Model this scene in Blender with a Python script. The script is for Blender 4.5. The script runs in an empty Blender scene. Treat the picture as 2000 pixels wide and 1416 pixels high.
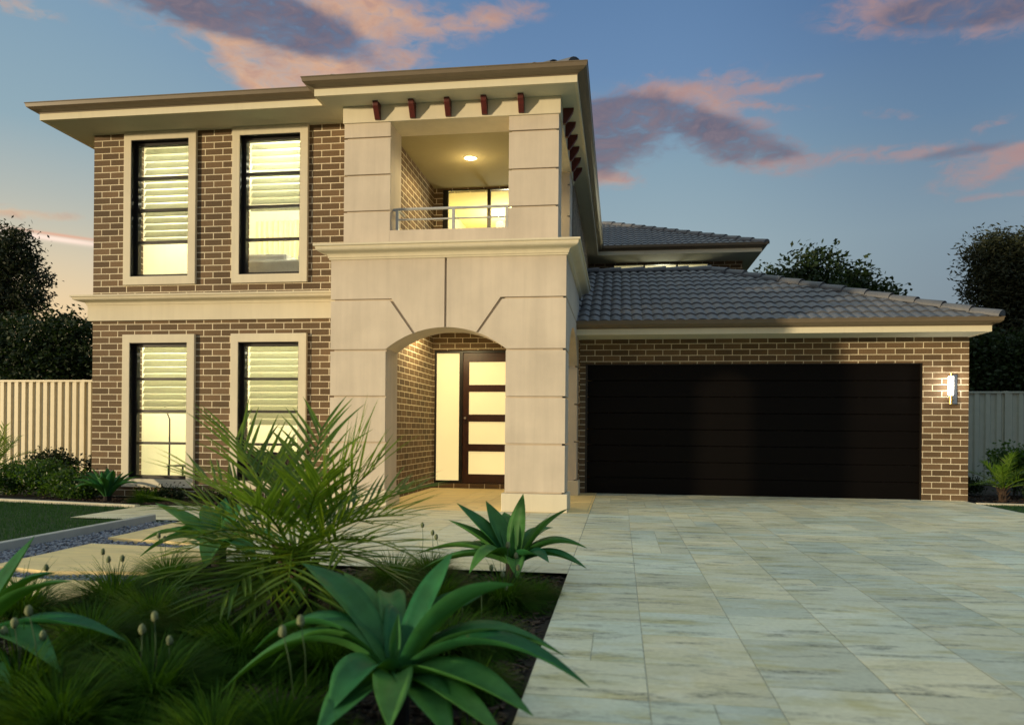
import bpy, math, random
import numpy as np
from mathutils import Vector, Matrix
random.seed(7)
RNG = np.random.default_rng(7)
R = math.radians
sc = bpy.context.scene
col = sc.collection

# ------------------------------------------------------------------ camera
F_PX, YAW, ROLL, HOR, CAM_H = 1491.6, R(8.015), R(.509), 840.6, .935
cd = bpy.data.cameras.new('camera')
cam = bpy.data.objects.new('camera', cd)
col.objects.link(cam)
cd.sensor_width = 36
cd.lens = F_PX * 36 / 2000
cd.shift_y = (HOR - 708) / 2000
cd.clip_start = .05
cd.clip_end = 2000
cam.matrix_world = Matrix.Translation((0, 0, CAM_H)) @ Matrix.Rotation(YAW, 4, 'Z') @ Matrix.Rotation(R(90), 4, 'X') @ Matrix.Rotation(ROLL, 4, 'Z')
cd.dof.use_dof = True
cd.dof.focus_distance = 9.5
cd.dof.aperture_fstop = 2.5
sc.camera = cam


def ray(x, y):
    """direction seen at a place of the photograph (for measuring real positions)"""
    dx, dy = x - 1000, y - HOR
    cr, sr = math.cos(ROLL), math.sin(ROLL)
    u, v = dx * cr + dy * sr, -dx * sr + dy * cr
    c, s = math.cos(YAW), math.sin(YAW)
    return Vector((u * c - F_PX * s, u * s + F_PX * c, -v))


def at(x, y, Y):
    r = ray(x, y)
    return Vector((0, 0, CAM_H)) + r * (Y / r.y)


def ground(x, y, z=0.):
    r = ray(x, y)
    return Vector((0, 0, CAM_H)) + r * ((z - CAM_H) / r.z)


# ------------------------------------------------------------------ object helpers
ORG = {}


def tag(o, label=None, cat=None, group=None, kind=None):
    if label: o['label'] = label
    if cat: o['category'] = cat
    if group: o['group'] = group
    if kind: o['kind'] = kind
    return o


def empty(name, loc, label, cat, group=None):
    o = bpy.data.objects.new(name, None)
    o.empty_display_size = .2
    col.objects.link(o)
    o.location = loc
    ORG[o.name] = Vector(loc)
    return tag(o, label, cat, group)


class MB:
    def __init__(s):
        s.v = []; s.f = []; s.mi = []; s.c = []

    def add(s, vs, fs, m=0, c=None):
        n = len(s.v)
        s.v += [tuple(p) for p in vs]
        s.f += [tuple(i + n for i in f) for f in fs]
        s.mi += [m] * len(fs)
        if c is not None:
            s.c += [c] * len(fs)
        return s

    def box(s, x0, x1, y0, y1, z0, z1, m=0):
        vs = [(x, y, z) for z in (z0, z1) for y in (y0, y1) for x in (x0, x1)]
        fs = [(0, 2, 3, 1), (4, 5, 7, 6), (0, 1, 5, 4), (2, 6, 7, 3), (0, 4, 6, 2), (1, 3, 7, 5)]
        return s.add(vs, fs, m)

    def prism(s, poly, axis, a, b, m=0):
        """poly: 2D points (CCW seen from -axis for Y); extruded along axis from a to b"""
        n = len(poly)
        def P(p, t):
            if axis == 'Y': return (p[0], t, p[1])
            if axis == 'X': return (t, p[0], p[1])
            return (p[0], p[1], t)
        vs = [P(p, a) for p in poly] + [P(p, b) for p in poly]
        fs = [tuple(range(n)), tuple(range(2 * n - 1, n - 1, -1))]
        fs += [(i, i + n, (i + 1) % n + n, (i + 1) % n) for i in range(n)]
        return s.add(vs, fs, m)

    def tube(s, pts, r, n=8, m=0, caps=True):
        pts = [Vector(p) for p in pts]
        rs = r if isinstance(r, (list, tuple)) else [r] * len(pts)
        vs = []; fs = []
        up = Vector((0, 0, 1))
        for i, p in enumerate(pts):
            d = (pts[min(i + 1, len(pts) - 1)] - pts[max(i - 1, 0)]).normalized()
            a = d.cross(up)
            if a.length < .05: a = d.cross(Vector((0, 1, 0)))
            a.normalize(); b = d.cross(a)
            for k in range(n):
                t = 2 * math.pi * k / n
                vs.append(p + (a * math.cos(t) + b * math.sin(t)) * rs[i])
        for i in range(len(pts) - 1):
            for k in range(n):
                fs.append((i * n + k, i * n + (k + 1) % n, (i + 1) * n + (k + 1) % n, (i + 1) * n + k))
        if caps:
            fs.append(tuple(range(n - 1, -1, -1))); fs.append(tuple((len(pts) - 1) * n + k for k in range(n)))
        return s.add(vs, fs, m)

    def lathe(s, prof, cx, cy, n=24, m=0):
        vs = []; fs = []
        for r, z in prof:
            for k in range(n):
                t = 2 * math.pi * k / n
                vs.append((cx + r * math.cos(t), cy + r * math.sin(t), z))
        for i in range(len(prof) - 1):
            for k in range(n):
                fs.append((i * n + k, i * n + (k + 1) % n, (i + 1) * n + (k + 1) % n, (i + 1) * n + k))
        return s.add(vs, fs, m)

    def build(s, name, mat, parent=None, smooth=False, bevel=0, org=None, recalc=True, **props):
        o0 = ORG[parent.name] if parent else (Vector(org) if org is not None else Vector((0, 0, 0)))
        me = bpy.data.meshes.new(name)
        me.from_pydata([(p[0] - o0.x, p[1] - o0.y, p[2] - o0.z) for p in s.v], [], s.f)
        mats = mat if isinstance(mat, (list, tuple)) else [mat]
        for mm in mats: me.materials.append(mm)
        me.polygons.foreach_set('material_index', s.mi)
        if s.c:
            at_ = me.color_attributes.new('tint', 'FLOAT_COLOR', 'CORNER')
            arr = []
            for fc, cc in zip(s.f, s.c): arr += list(cc) * len(fc)
            at_.data.foreach_set('color', arr)
        me.update()
        if recalc:
            import bmesh
            b = bmesh.new(); b.from_mesh(me)
            if bevel or smooth: bmesh.ops.remove_doubles(b, verts=b.verts, dist=1e-5)
            bmesh.ops.recalc_face_normals(b, faces=b.faces)
            if bevel:
                es = [e for e in b.edges if len(e.link_faces) == 2 and e.calc_face_angle(0) > .6]
                bmesh.ops.bevel(b, geom=es, offset=bevel, segments=2, profile=.6, affect='EDGES', clamp_overlap=True)
            b.to_mesh(me); b.free()
        if smooth: me.polygons.foreach_set('use_smooth', [True] * len(me.polygons))
        o = bpy.data.objects.new(name, me)
        col.objects.link(o)
        if parent:
            o.parent = parent
            if parent.type == 'MESH': o.location = (0, 0, 0)
        else:
            o.location = o0
        ORG[o.name] = o0.copy()
        for k, v in props.items(): o[k] = v
        return o


def np_mesh(name, V, Fq, mat, parent=None, org=(0, 0, 0), smooth=False, tint=None):
    """fast mesh from numpy: V (n,3), Fq (m,k) faces of equal size"""
    o0 = ORG[parent.name] if parent else Vector(org)
    me = bpy.data.meshes.new(name)
    k = Fq.shape[1]
    V = V - np.array(o0)
    me.vertices.add(len(V)); me.vertices.foreach_set('co', V.astype(np.float32).ravel())
    me.loops.add(Fq.size); me.loops.foreach_set('vertex_index', Fq.astype(np.int32).ravel())
    me.polygons.add(len(Fq)); me.polygons.foreach_set('loop_start', np.arange(0, Fq.size, k, dtype=np.int32))
    if tint is not None:
        a = me.color_attributes.new('tint', 'FLOAT_COLOR', 'CORNER')
        t = np.repeat(tint, k, axis=0)
        a.data.foreach_set('color', np.concatenate([t, np.ones((len(t), 1))], 1).astype(np.float32).ravel())
    me.update(calc_edges=True); me.validate()
    me.materials.append(mat)
    if smooth: me.polygons.foreach_set('use_smooth', [True] * len(me.polygons))
    o = bpy.data.objects.new(name, me); col.objects.link(o)
    if parent: o.parent = parent
    else: o.location = o0
    ORG[o.name] = Vector(o0)
    return o


def copy_tree(o, parent=None):
    c = o.copy(); col.objects.link(c); c.parent = parent
    for ch in [x for x in bpy.data.objects if x.parent == o]: copy_tree(ch, c)
    return c


# ------------------------------------------------------------------ materials
class NT:
    def __init__(s, tree): s.t = tree; s.n = tree.nodes; s.l = tree.links
    def new(s, typ, **kw):
        n = s.n.new(typ)
        for k, v in kw.items(): setattr(n, k, v)
        return n
    def put(s, sock, v):
        if isinstance(v, bpy.types.NodeSocket): s.l.new(v, sock)
        elif isinstance(v, (tuple, list)) and sock.type == 'RGBA': sock.default_value = (*v[:3], 1)
        else: sock.default_value = v
    def m(s, op, a, b=0., c=None, clamp=False):
        n = s.new('ShaderNodeMath', operation=op, use_clamp=clamp)
        s.put(n.inputs[0], a); s.put(n.inputs[1], b)
        if c is not None: s.put(n.inputs[2], c)
        return n.outputs[0]
    def mix(s, f, a, b, mode='MIX'):
        n = s.new('ShaderNodeMix', data_type='RGBA', blend_type=mode)
        s.put(n.inputs[0], f); s.put(n.inputs[6], a); s.put(n.inputs[7], b)
        return n.outputs[2]
    def rng(s, v, a, b, c=0., d=1., smooth=False):
        n = s.new('ShaderNodeMapRange', clamp=True)
        if smooth: n.interpolation_type = 'SMOOTHSTEP'
        for i, x in enumerate((v, a, b, c, d)): s.put(n.inputs[i], x)
        return n.outputs[0]
    def noise(s, vec, scale, detail=4, rough=.55, dist=0.):
        n = s.new('ShaderNodeTexNoise')
        if vec is not None: s.put(n.inputs['Vector'], vec)
        n.inputs['Scale'].default_value = scale; n.inputs['Detail'].default_value = detail
        n.inputs['Roughness'].default_value = rough; n.inputs['Distortion'].default_value = dist
        return n.outputs['Fac']
    def comb(s, x, y, z):
        n = s.new('ShaderNodeCombineXYZ')
        for i, v in enumerate((x, y, z)): s.put(n.inputs[i], v)
        return n.outputs[0]
    def sep(s, v):
        n = s.new('ShaderNodeSeparateXYZ'); s.put(n.inputs[0], v); return n.outputs
    def obj(s): return s.new('ShaderNodeTexCoord').outputs['Object']
    def scale(s, v, sx, sy, sz):
        n = s.new('ShaderNodeVectorMath', operation='MULTIPLY'); s.put(n.inputs[0], v)
        n.inputs[1].default_value = (sx, sy, sz); return n.outputs[0]
    def bump(s, h, strength=.3, dist=.01):
        n = s.new('ShaderNodeBump'); s.put(n.inputs['Height'], h)
        n.inputs['Strength'].default_value = strength; n.inputs['Distance'].default_value = dist
        return n.outputs[0]
    def attr(s, name):
        n = s.new('ShaderNodeAttribute', attribute_name=name); return n.outputs['Color']


def newmat(name):
    m = bpy.data.materials.new(name); m.use_nodes = True
    t = NT(m.node_tree); b = m.node_tree.nodes['Principled BSDF']
    return m, t, b


def srgb(r, g, b):
    f = lambda c: ((c / 255 + .055) / 1.055) ** 2.4 if c > 10 else c / 255 / 12.92
    return (f(r), f(g), f(b))


def simple(name, c, rough=.6, metal=0., var=.12, scale=8., bump=0., bscale=60., spec=.5):
    m, t, b = newmat(name)
    co = t.obj()
    f = t.noise(co, scale, 5)
    c0 = tuple(x * (1 - var) for x in c); c1 = tuple(min(1, x * (1 + var)) for x in c)
    t.put(b.inputs['Base Color'], t.mix(t.rng(f, .3, .7), c0, c1))
    b.inputs['Roughness'].default_value = rough; b.inputs['Metallic'].default_value = metal
    b.inputs['Specular IOR Level'].default_value = spec
    if bump: t.put(b.inputs['Normal'], t.bump(t.noise(co, bscale, 3), bump, .004))
    return m


M = {}


def brick_mat():
    m, t, b = newmat('brown_brick')
    x, y, z = t.sep(t.obj())
    nx = t.sep(t.new('ShaderNodeNewGeometry').outputs['True Normal'])[0]
    side = t.m('GREATER_THAN', t.m('ABSOLUTE', nx), .5)
    u = t.m('ADD', t.m('MULTIPLY', x, t.m('SUBTRACT', 1., side)), t.m('MULTIPLY', y, side))
    v = t.comb(u, t.m('ADD', z, 10 * .086), 0.)
    n = t.new('ShaderNodeTexBrick', offset=.5, offset_frequency=2)
    t.put(n.inputs['Vector'], v)
    for k, val in (('Scale', 1.), ('Mortar Size', .0062), ('Mortar Smooth', .15), ('Bias', 0.), ('Brick Width', .25), ('Row Height', .086)):
        n.inputs[k].default_value = val
    n.inputs['Color1'].default_value = (.098, .060, .028, 1)
    n.inputs['Color2'].default_value = (.185, .115, .058, 1)
    n.inputs['Mortar'].default_value = (.72, .63, .46, 1)
    fine = t.noise(v, 55, 4, .6)
    big = t.noise(v, 1.2, 3)
    c = t.mix(1., n.outputs['Color'], t.rng(fine, .2, .8, .66, 1.28), 'MULTIPLY')
    c = t.mix(1., c, t.rng(big, .3, .7, .82, 1.12), 'MULTIPLY')
    t.put(b.inputs['Base Color'], c)
    b.inputs['Roughness'].default_value = .82
    h = t.m('ADD', t.m('MULTIPLY', n.outputs['Fac'], -1.), t.m('MULTIPLY', fine, .25))
    t.put(b.inputs['Normal'], t.bump(h, .8, .006))
    return m


def plaster(name, c, var=.05):
    m, t, b = newmat(name)
    co = t.obj()
    f = t.noise(co, 1.6, 6, .6); g = t.noise(co, 90, 3)
    streak = t.noise(t.scale(co, 6, 6, .5), 1.5, 4)
    k = t.m('ADD', t.m('MULTIPLY', f, .6), t.m('MULTIPLY', streak, .4))
    c0 = tuple(x * (1 - var * 1.6) for x in c); c1 = tuple(x * (1 + var) for x in c)
    base_c = t.mix(t.rng(k, .35, .65), c0, c1)
    run = t.rng(t.noise(t.scale(co, 9, 9, .35), 1.3, 5, .7), .54, .74, 0, .22)
    base_c = t.mix(run, base_c, tuple(x * .72 for x in c))
    t.put(b.inputs['Base Color'], base_c)
    b.inputs['Roughness'].default_value = .85
    t.put(b.inputs['Normal'], t.bump(g, .25, .002))
    return m


def tile_mat():
    m, t, b = newmat('grey_roof_tile')
    co = t.obj()
    f = t.noise(co, 3, 5); g = t.noise(co, 40, 4)
    c = t.mix(t.rng(f, .3, .7), (.080, .088, .108), (.130, .132, .148))
    c = t.mix(1., c, t.rng(g, .2, .8, .8, 1.15), 'MULTIPLY')
    t.put(b.inputs['Base Color'], c)
    b.inputs['Roughness'].default_value = .6
    t.put(b.inputs['Normal'], t.bump(g, .2, .003))
    return m


def leaf_mat(name, c0, c1, rough=.45, trans=.35, tc=(.25, .45, .03), spec=.4, streak=0):
    m, t, b = newmat(name)
    out = m.node_tree.nodes['Material Output']
    co = t.obj()
    f = t.noise(co, 5, 3)
    tint = t.attr('tint')
    k = t.m('ADD', t.m('MULTIPLY', f, .5), t.m('MULTIPLY', t.sep(tint)[0], .5))
    c = t.mix(t.rng(k, .2, .8), c0, c1)
    c = t.mix(1., c, t.rng(t.noise(co, 22, 6, .7), .3, .75, .82, 1.18), 'MULTIPLY')
    if streak: c = t.mix(t.rng(t.noise(co, 9, 5, .7), .66, .74, 0, .55), c, (.16, .15, .07))
    if streak:
        c = t.mix(1., c, t.rng(t.noise(t.scale(co, 1, 1, 1), streak, 3), .3, .7, .8, 1.15), 'MULTIPLY')
    t.put(b.inputs['Base Color'], c)
    b.inputs['Roughness'].default_value = rough
    b.inputs['Specular IOR Level'].default_value = spec
    tr = t.new('ShaderNodeBsdfTranslucent'); tr.inputs[0].default_value = (*tc, 1)
    mx = t.new('ShaderNodeMixShader'); mx.inputs[0].default_value = trans
    t.l.new(b.outputs[0], mx.inputs[1]); t.l.new(tr.outputs[0], mx.inputs[2]); t.l.new(mx.outputs[0], out.inputs[0])
    return m


def glass_mat(name='window_glass', refl=1.0):
    m = bpy.data.materials.new(name); m.use_nodes = True
    t = NT(m.node_tree); nn = m.node_tree.nodes
    nn.remove(nn['Principled BSDF'])
    tr = t.new('ShaderNodeBsdfTransparent'); tr.inputs[0].default_value = (.93, .96, .94, 1)
    gl = t.new('ShaderNodeBsdfGlossy'); gl.inputs['Roughness'].default_value = .02
    t.put(gl.inputs['Normal'], t.bump(t.noise(t.obj(), 1.3, 2), .05, .02))
    fr = t.new('ShaderNodeFresnel'); fr.inputs[0].default_value = 1.5
    mx = t.new('ShaderNodeMixShader')
    t.put(mx.inputs[0], t.m('MULTIPLY', fr.outputs[0], refl, clamp=True))
    t.l.new(tr.outputs[0], mx.inputs[1]); t.l.new(gl.outputs[0], mx.inputs[2])
    t.l.new(mx.outputs[0], nn['Material Output'].inputs[0])
    return m


def emis(name, c, s, var=0.):
    m, t, b = newmat(name)
    b.inputs['Base Color'].default_value = (.6, .55, .4, 1)
    b.inputs['Roughness'].default_value = .25
    if var:
        x, y, z = t.sep(t.obj())
        f = t.noise(t.obj(), 1.4, 3)
        t.put(b.inputs['Emission Color'], t.mix(t.rng(f, .3, .7), tuple(k * (1 - var) for k in c), c))
    else: b.inputs['Emission Color'].default_value = (*c, 1)
    b.inputs['Emission Strength'].default_value = s
    return m


def paver_mat(name='stone_paving', warm=0.):
    m, t, b = newmat(name)
    co = t.new('ShaderNodeNewGeometry').outputs['Position']
    tint = t.sep(t.attr('tint'))
    off = t.comb(t.m('MULTIPLY', tint[1], 37.), t.m('MULTIPLY', tint[2], 53.), 0.)
    n = t.new('ShaderNodeVectorMath', operation='ADD'); t.put(n.inputs[0], co); t.put(n.inputs[1], off)
    p = n.outputs[0]
    band = t.noise(t.scale(p, 1.6, 6.0, 1), 1.2, 6, .66, .4)
    blotch = t.noise(t.scale(p, 2.0, 3.2, 1), 1.6, 5, .6, .3)
    fine = t.noise(p, 38, 4, .6)
    dark = t.noise(t.scale(co, 2.2, 9, 1), 1.0, 7, .72, .4)
    c = t.mix(t.rng(tint[0], .15, .85), (.68, .73, .60), (.80, .76, .54))
    c = t.mix(1., c, t.rng(tint[1], 0, 1, .84, 1.07), 'MULTIPLY')
    c = t.mix(t.rng(band, .5, .66, 0, .75), c, (.54, .50, .24))
    c = t.mix(t.rng(blotch, .52, .7, 0, .6), c, (.76, .79, .70))
    spk = t.rng(t.noise(p, 30, 5, .75), .42, .62)
    c = t.mix(t.m('MULTIPLY', t.rng(dark, .52, .64, 0, .85), t.rng(spk, 0, 1, .35, 1)), c, (.12, .13, .11))
    c = t.mix(1., c, t.rng(fine, .2, .8, .86, 1.1), 'MULTIPLY')
    c = t.mix(1., c, t.rng(t.noise(co, .55, 5, .6, .4), .3, .7, .86, 1.06), 'MULTIPLY')
    if warm: c = t.mix(warm, c, t.mix(1., (.88, .68, .32), t.rng(band, .3, .7, .75, 1.1), 'MULTIPLY'))
    t.put(b.inputs['Base Color'], c)
    t.put(b.inputs['Roughness'], t.rng(blotch, .3, .7, .55, .75))
    b.inputs['Specular IOR Level'].default_value = .22
    t.put(b.inputs['Normal'], t.bump(t.m('ADD', band, t.m('MULTIPLY', fine, .35)), .22, .006))
    return m


M['brick'] = brick_mat()
M['portico'] = plaster('stucco_tan', (.61, .53, .43), .09)
M['trim'] = plaster('stucco_cream', (.69, .625, .475), .05)
M['soffit'] = plaster('painted_soffit', (.60, .59, .46), .02)
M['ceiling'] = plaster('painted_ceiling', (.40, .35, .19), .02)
M['fascia'] = plaster('painted_fascia', (.72, .66, .48), .02)
M['gutter'] = simple('brown_gutter', (.155, .120, .078), .4, 0, .06)
M['tile'] = tile_mat()
M['frame'] = simple('black_frame', (.012, .010, .009), .35)
M['redwood'] = simple('dark_red_timber', (.085, .010, .008), .45, 0, .3, 30)
M['rail'] = simple('grey_rail_paint', (.42, .44, .45), .35)
M['glass'] = glass_mat()
M['room'] = plaster('warm_room_paint', (.80, .76, .60), .02)
M['room2'] = plaster('lobby_paint', (.85, .74, .42), .02)
M['blind'] = leaf_mat('white_blind', (.82, .84, .78), (.86, .88, .82), .4, .55, (.85, .85, .70), .4)
M['door'] = simple('mahogany_door', (.045, .012, .006), .35, 0, .3, 18)
M['doorglass'] = emis('frosted_lit_glass', (1., .77, .33), .62, .12)
M['steel'] = simple('brushed_steel', (.6, .6, .6), .25, 1.)
M['brass'] = simple('brass', (.75, .55, .22), .3, 1.)
M['lampglass'] = emis('glowing_lamp_glass', (1., .93, .82), 14.)
M['downlight'] = emis('glowing_downlight', (1., .90, .66), 12.)
M['soil'] = simple('dark_mulch', (.010, .007, .005), .95, 0, .6, 25, .8, 45)
M['grout'] = simple('paving_grout', (.46, .47, .38), .9, 0, .3, 20)
M['kerbgrey'] = plaster('concrete_kerb', (.40, .42, .40), .08)
M['kerbcream'] = plaster('cream_kerb', (.60, .55, .42), .06)
M['fencecream'] = simple('cream_steel_fence', (.62, .54, .36), .45, 0, .05)
M['fencegreen'] = simple('pale_green_steel_fence', (.36, .40, .34), .45, 0, .05)
M['paver'] = paver_mat()
M['slab'] = paver_mat('yellow_sandstone', .88)
M['porchtile'] = paver_mat('porch_paving', .16)
M['bark'] = simple('dark_bark', (.06, .045, .035), .9, 0, .4, 12, .8, 20)
M['palmbark'] = simple('palm_bark', (.035, .020, .011), .9, 0, .5, 30, 1., 40)
M['agave'] = leaf_mat('agave_leaf', (.018, .130, .055), (.090, .240, .052), .52, .32, (.30, .52, .012), .20, 14)
M['palm'] = leaf_mat('palm_leaflet', (.034, .098, .016), (.125, .205, .018), .45, .34, (.28, .44, .02))
M['grass'] = leaf_mat('tussock_blade', (.004, .032, .004), (.050, .125, .006), .6, .30, (.12, .26, .01), .08)
M['lawn'] = leaf_mat('lawn_blade', (.012, .060, .012), (.030, .100, .018), .7, .25, (.05, .16, .02), .2)
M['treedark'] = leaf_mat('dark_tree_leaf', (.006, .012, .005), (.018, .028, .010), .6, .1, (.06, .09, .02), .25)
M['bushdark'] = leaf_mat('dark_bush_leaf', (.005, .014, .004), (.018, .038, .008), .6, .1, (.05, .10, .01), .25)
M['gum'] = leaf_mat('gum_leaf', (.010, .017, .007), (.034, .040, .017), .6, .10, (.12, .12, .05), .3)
M['shrub'] = leaf_mat('shrub_leaf', (.008, .036, .006), (.035, .085, .010), .45, .3, (.12, .25, .02), .35)
M['petal'] = simple('yellow_petal', (.45, .38, .05), .6)
M['bud'] = simple('pale_bud', (.14, .17, .08), .8, 0, .3, 60, .8, 120)
M['stem'] = simple('thin_stem', (.04, .09, .03), .7)
M['black'] = simple('black_metal', (.01, .01, .01), .4)
M['fabric'] = simple('dark_upholstery', (.03, .02, .02), .8)
M['linen'] = simple('white_linen', (.85, .86, .86), .8)
M['curtain'] = simple('sheer_curtain', (.78, .68, .42), .8)
M['wood'] = simple('grey_cabinet', (.38, .34, .22), .5)


def pebble_mat():
    m, t, b = newmat('blue_grey_pebble')
    tint = t.sep(t.attr('tint'))
    c = t.mix(t.rng(tint[0], 0, 1), (.07, .08, .11), (.30, .33, .40))
    t.put(b.inputs['Base Color'], c); b.inputs['Roughness'].default_value = .55
    return m


M['pebble'] = pebble_mat()


def garage_mat():
    m, t, b = newmat('dark_brown_garage_door')
    co = t.obj()
    f = t.noise(t.scale(co, .6, 1, 14), 3, 4)
    t.put(b.inputs['Base Color'], t.mix(f, (.0022, .0015, .0012), (.0040, .0027, .0021)))
    b.inputs['Roughness'].default_value = .5
    b.inputs['Specular IOR Level'].default_value = .10
    t.put(b.inputs['Normal'], t.bump(t.noise(t.scale(co, 3, 3, 60), 8, 3), .15, .002))
    return m


M['garage'] = garage_mat()

# ------------------------------------------------------------------ the house
H = Vector((-2., 11.5, 0.))
house = empty('house', H, 'two storey brown brick house with cream portico, balcony and attached double garage', 'house')
YL, YP, YU, YR = 9.506, 8.746, 9.06, 11.52
ZS = 4.905


def wall(mb, axis, pos0, pos1, a0, a1, z0, z1, holes=()):
    """wall slab between pos0 and pos1 on `axis`, spanning a0..a1 and z0..z1, with rectangular holes"""
    A = sorted({a0, a1, *[h[0] for h in holes], *[h[1] for h in holes]})
    Z = sorted({z0, z1, *[h[2] for h in holes], *[h[3] for h in holes]})
    A = [a for a in A if a0 <= a <= a1]; Z = [z for z in Z if z0 <= z <= z1]
    def solid(i, j):
        if i < 0 or j < 0 or i >= len(A) - 1 or j >= len(Z) - 1: return False
        ca, cz = (A[i] + A[i + 1]) / 2, (Z[j] + Z[j + 1]) / 2
        return not any(h[0] < ca < h[1] and h[2] < cz < h[3] for h in holes)
    P = (lambda p, a, z: (a, p, z)) if axis == 'Y' else (lambda p, a, z: (p, a, z))
    for i in range(len(A) - 1):
        for j in range(len(Z) - 1):
            if not solid(i, j): continue
            x0, x1, y0, y1 = A[i], A[i + 1], Z[j], Z[j + 1]
            q = lambda *pts: mb.add([P(*k) for k in pts], [(0, 1, 2, 3)])
            q((pos0, x0, y0), (pos0, x1, y0), (pos0, x1, y1), (pos0, x0, y1))
            q((pos1, x0, y0), (pos1, x0, y1), (pos1, x1, y1), (pos1, x1, y0))
            if not solid(i - 1, j): q((pos0, x0, y0), (pos0, x0, y1), (pos1, x0, y1), (pos1, x0, y0))
            if not solid(i + 1, j): q((pos0, x1, y0), (pos1, x1, y0), (pos1, x1, y1), (pos0, x1, y1))
            if not solid(i, j - 1): q((pos0, x0, y0), (pos1, x0, y0), (pos1, x1, y0), (pos0, x1, y0))
            if not solid(i, j + 1): q((pos0, x0, y1), (pos0, x1, y1), (pos1, x1, y1), (pos1, x0, y1))


# window openings (x0,x1,z0,z1)
TR = [(-6.651, -5.609), (-5.096, -4.046)]
WIN = []
for (a, b_) in TR:
    for (z0, z1) in ((.130, 2.179), (2.846, 4.903)):
        WIN.append((a + .107, b_ - .107, z0 + .112, z1 - .112, a, b_, z0, z1))
holes = [w[:4] for w in WIN]

mb = MB(); wall(mb, 'Y', YL, YL + .24, -7.119, -3.2, 0, ZS, holes)
mb.build('brick_wall', M['brick'], house, recalc=True)
mb = MB(); wall(mb, 'X', -7.119, -6.90, YL + .24, 24, 0, ZS)
mb.build('brick_wall', M['brick'], house)
mb = MB(); wall(mb, 'Y', 23.8, 24, -6.9, -.745, 0, ZS); mb.build('brick_wall', M['brick'], house)
# porch walls
mb = MB()
wall(mb, 'X', -3.19, -2.985, 9.25, 12.0, 0, 2.62)
wall(mb, 'X', -3.15, -2.915, 9.5, 11.72, 2.90, 4.74)
mb.build('brick_wall', M['brick'], house)
mb = MB(); wall(mb, 'Y', 12.0, 12.2, -3.19, -.45, 0, 2.62, [(-2.96, -1.42, .078, 2.21)])
mb.build('brick_wall', M['brick'], house)
mb = MB(); wall(mb, 'Y', 11.70, 11.90, -3.15, -.745, 2.9, 4.74, [(-2.78, -.95, 3.0, 4.70)])
mb.build('brick_wall', M['brick'], house)
# garage
mb = MB(); wall(mb, 'Y', YR, YR + .24, -.60, 4.854, 0, 2.306, [(-.514, 4.248, -.01, 1.942)])
mb.build('brick_wall', M['brick'], house)
mb = MB(); wall(mb, 'X', 4.614, 4.854, YR + .24, 17.6, 0, 2.306)
wall(mb, 'Y', 17.6, 17.8, -.6, 4.854, 0, 2.306)
mb.build('brick_wall', M['brick'], house)
# side of the upper storey above the garage and the rear wing
mb = MB(); wall(mb, 'X', -.985, -.745, 11.78, 18.2, 2.4, ZS)
mb.build('brick_wall', M['brick'], house)
WX0, WX1 = -.20, 2.04
mb = MB(); wall(mb, 'Y', 18.2, 18.42, -.985, 2.78, 2.2, ZS, [(WX0, WX1, 3.6, 4.875)])
wall(mb, 'X', 2.56, 2.78, 18.42, 24, 0, ZS)
mb.build('brick_wall', M['brick'], house)

# --- windows: trim, frame, pane, blinds
def window(w, slats, zfrac):
    x0, x1, z0, z1, tx0, tx1, tz0, tz1 = w
    t = MB(); wall(t, 'Y', YL - .045, YL + .02, tx0, tx1, tz0, tz1, [(x0, x1, z0, z1)])
    t.build('window_trim', M['trim'], house, bevel=.006)
    fr = MB()
    yf0, yf1 = YL + .055, YL + .125
    bw = .045
    wall(fr, 'Y', yf0, yf1, x0, x1, z0, z1, [(x0 + bw, x1 - bw, z0 + bw, z1 - bw)])
    # liner of the reveal
    fr.box(x0, x0 + .006, YL - .035, yf0, z0, z1); fr.box(x1 - .006, x1, YL - .035, yf0, z0, z1)
    fr.box(x0 + .006, x1 - .006, YL - .035, yf0, z1 - .006, z1); fr.box(x0 + .006, x1 - .006, YL - .035, yf0, z0, z0 + .006)
    H4 = (z1 - z0 - 2 * bw) / 4
    for k in (1, 2, 3):
        zz = z0 + bw + k * H4
        fr.box(x0 + bw, x1 - bw, yf0 + .008, yf1 - .005, zz - .017, zz + .017)
    f = fr.build('window_frame', M['frame'], house)
    p = MB(); p.box(x0 + bw, x1 - bw, yf0 + .032, yf0 + .038, z0 + bw, z1 - bw)
    p.build('pane', M['glass'], f)
    s = MB()
    zt = z1 - .03
    zb = z1 - (z1 - z0) * zfrac
    n = slats
    for k in range(n):
        zc = zt - (zt - zb) * (k + .5) / n
        h = (zt - zb) / n * .50
        ys = YL + .20
        ang = R(60)
        dy, dz = h * math.cos(ang), h * math.sin(ang)
        xa, xb = x0 + .05, x1 - .03
        s.add([(xa, ys - dy, zc - dz), (xb, ys - dy, zc - dz), (xb, ys + dy, zc + dz), (xa, ys + dy, zc + dz),
               (xa, ys - dy, zc - dz + .008), (xb, ys - dy, zc - dz + .008), (xb, ys + dy, zc + dz + .008), (xa, ys + dy, zc + dz + .008)],
              [(0, 3, 2, 1), (4, 5, 6, 7), (0, 1, 5, 4), (2, 3, 7, 6), (1, 2, 6, 5), (0, 4, 7, 3)])
    s.tube([(x0 + .18, YL + .195, zt), (x0 + .18, YL + .195, zb)], .002, 4)
    s.tube([(x1 - .18, YL + .195, zt), (x1 - .18, YL + .195, zb)], .002, 4)
    s.build('blind', M['blind'], f)


window(WIN[1], 14, .74); window(WIN[3], 10, .52)
window(WIN[0], 10, .52); window(WIN[2], 12, .60)


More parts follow.
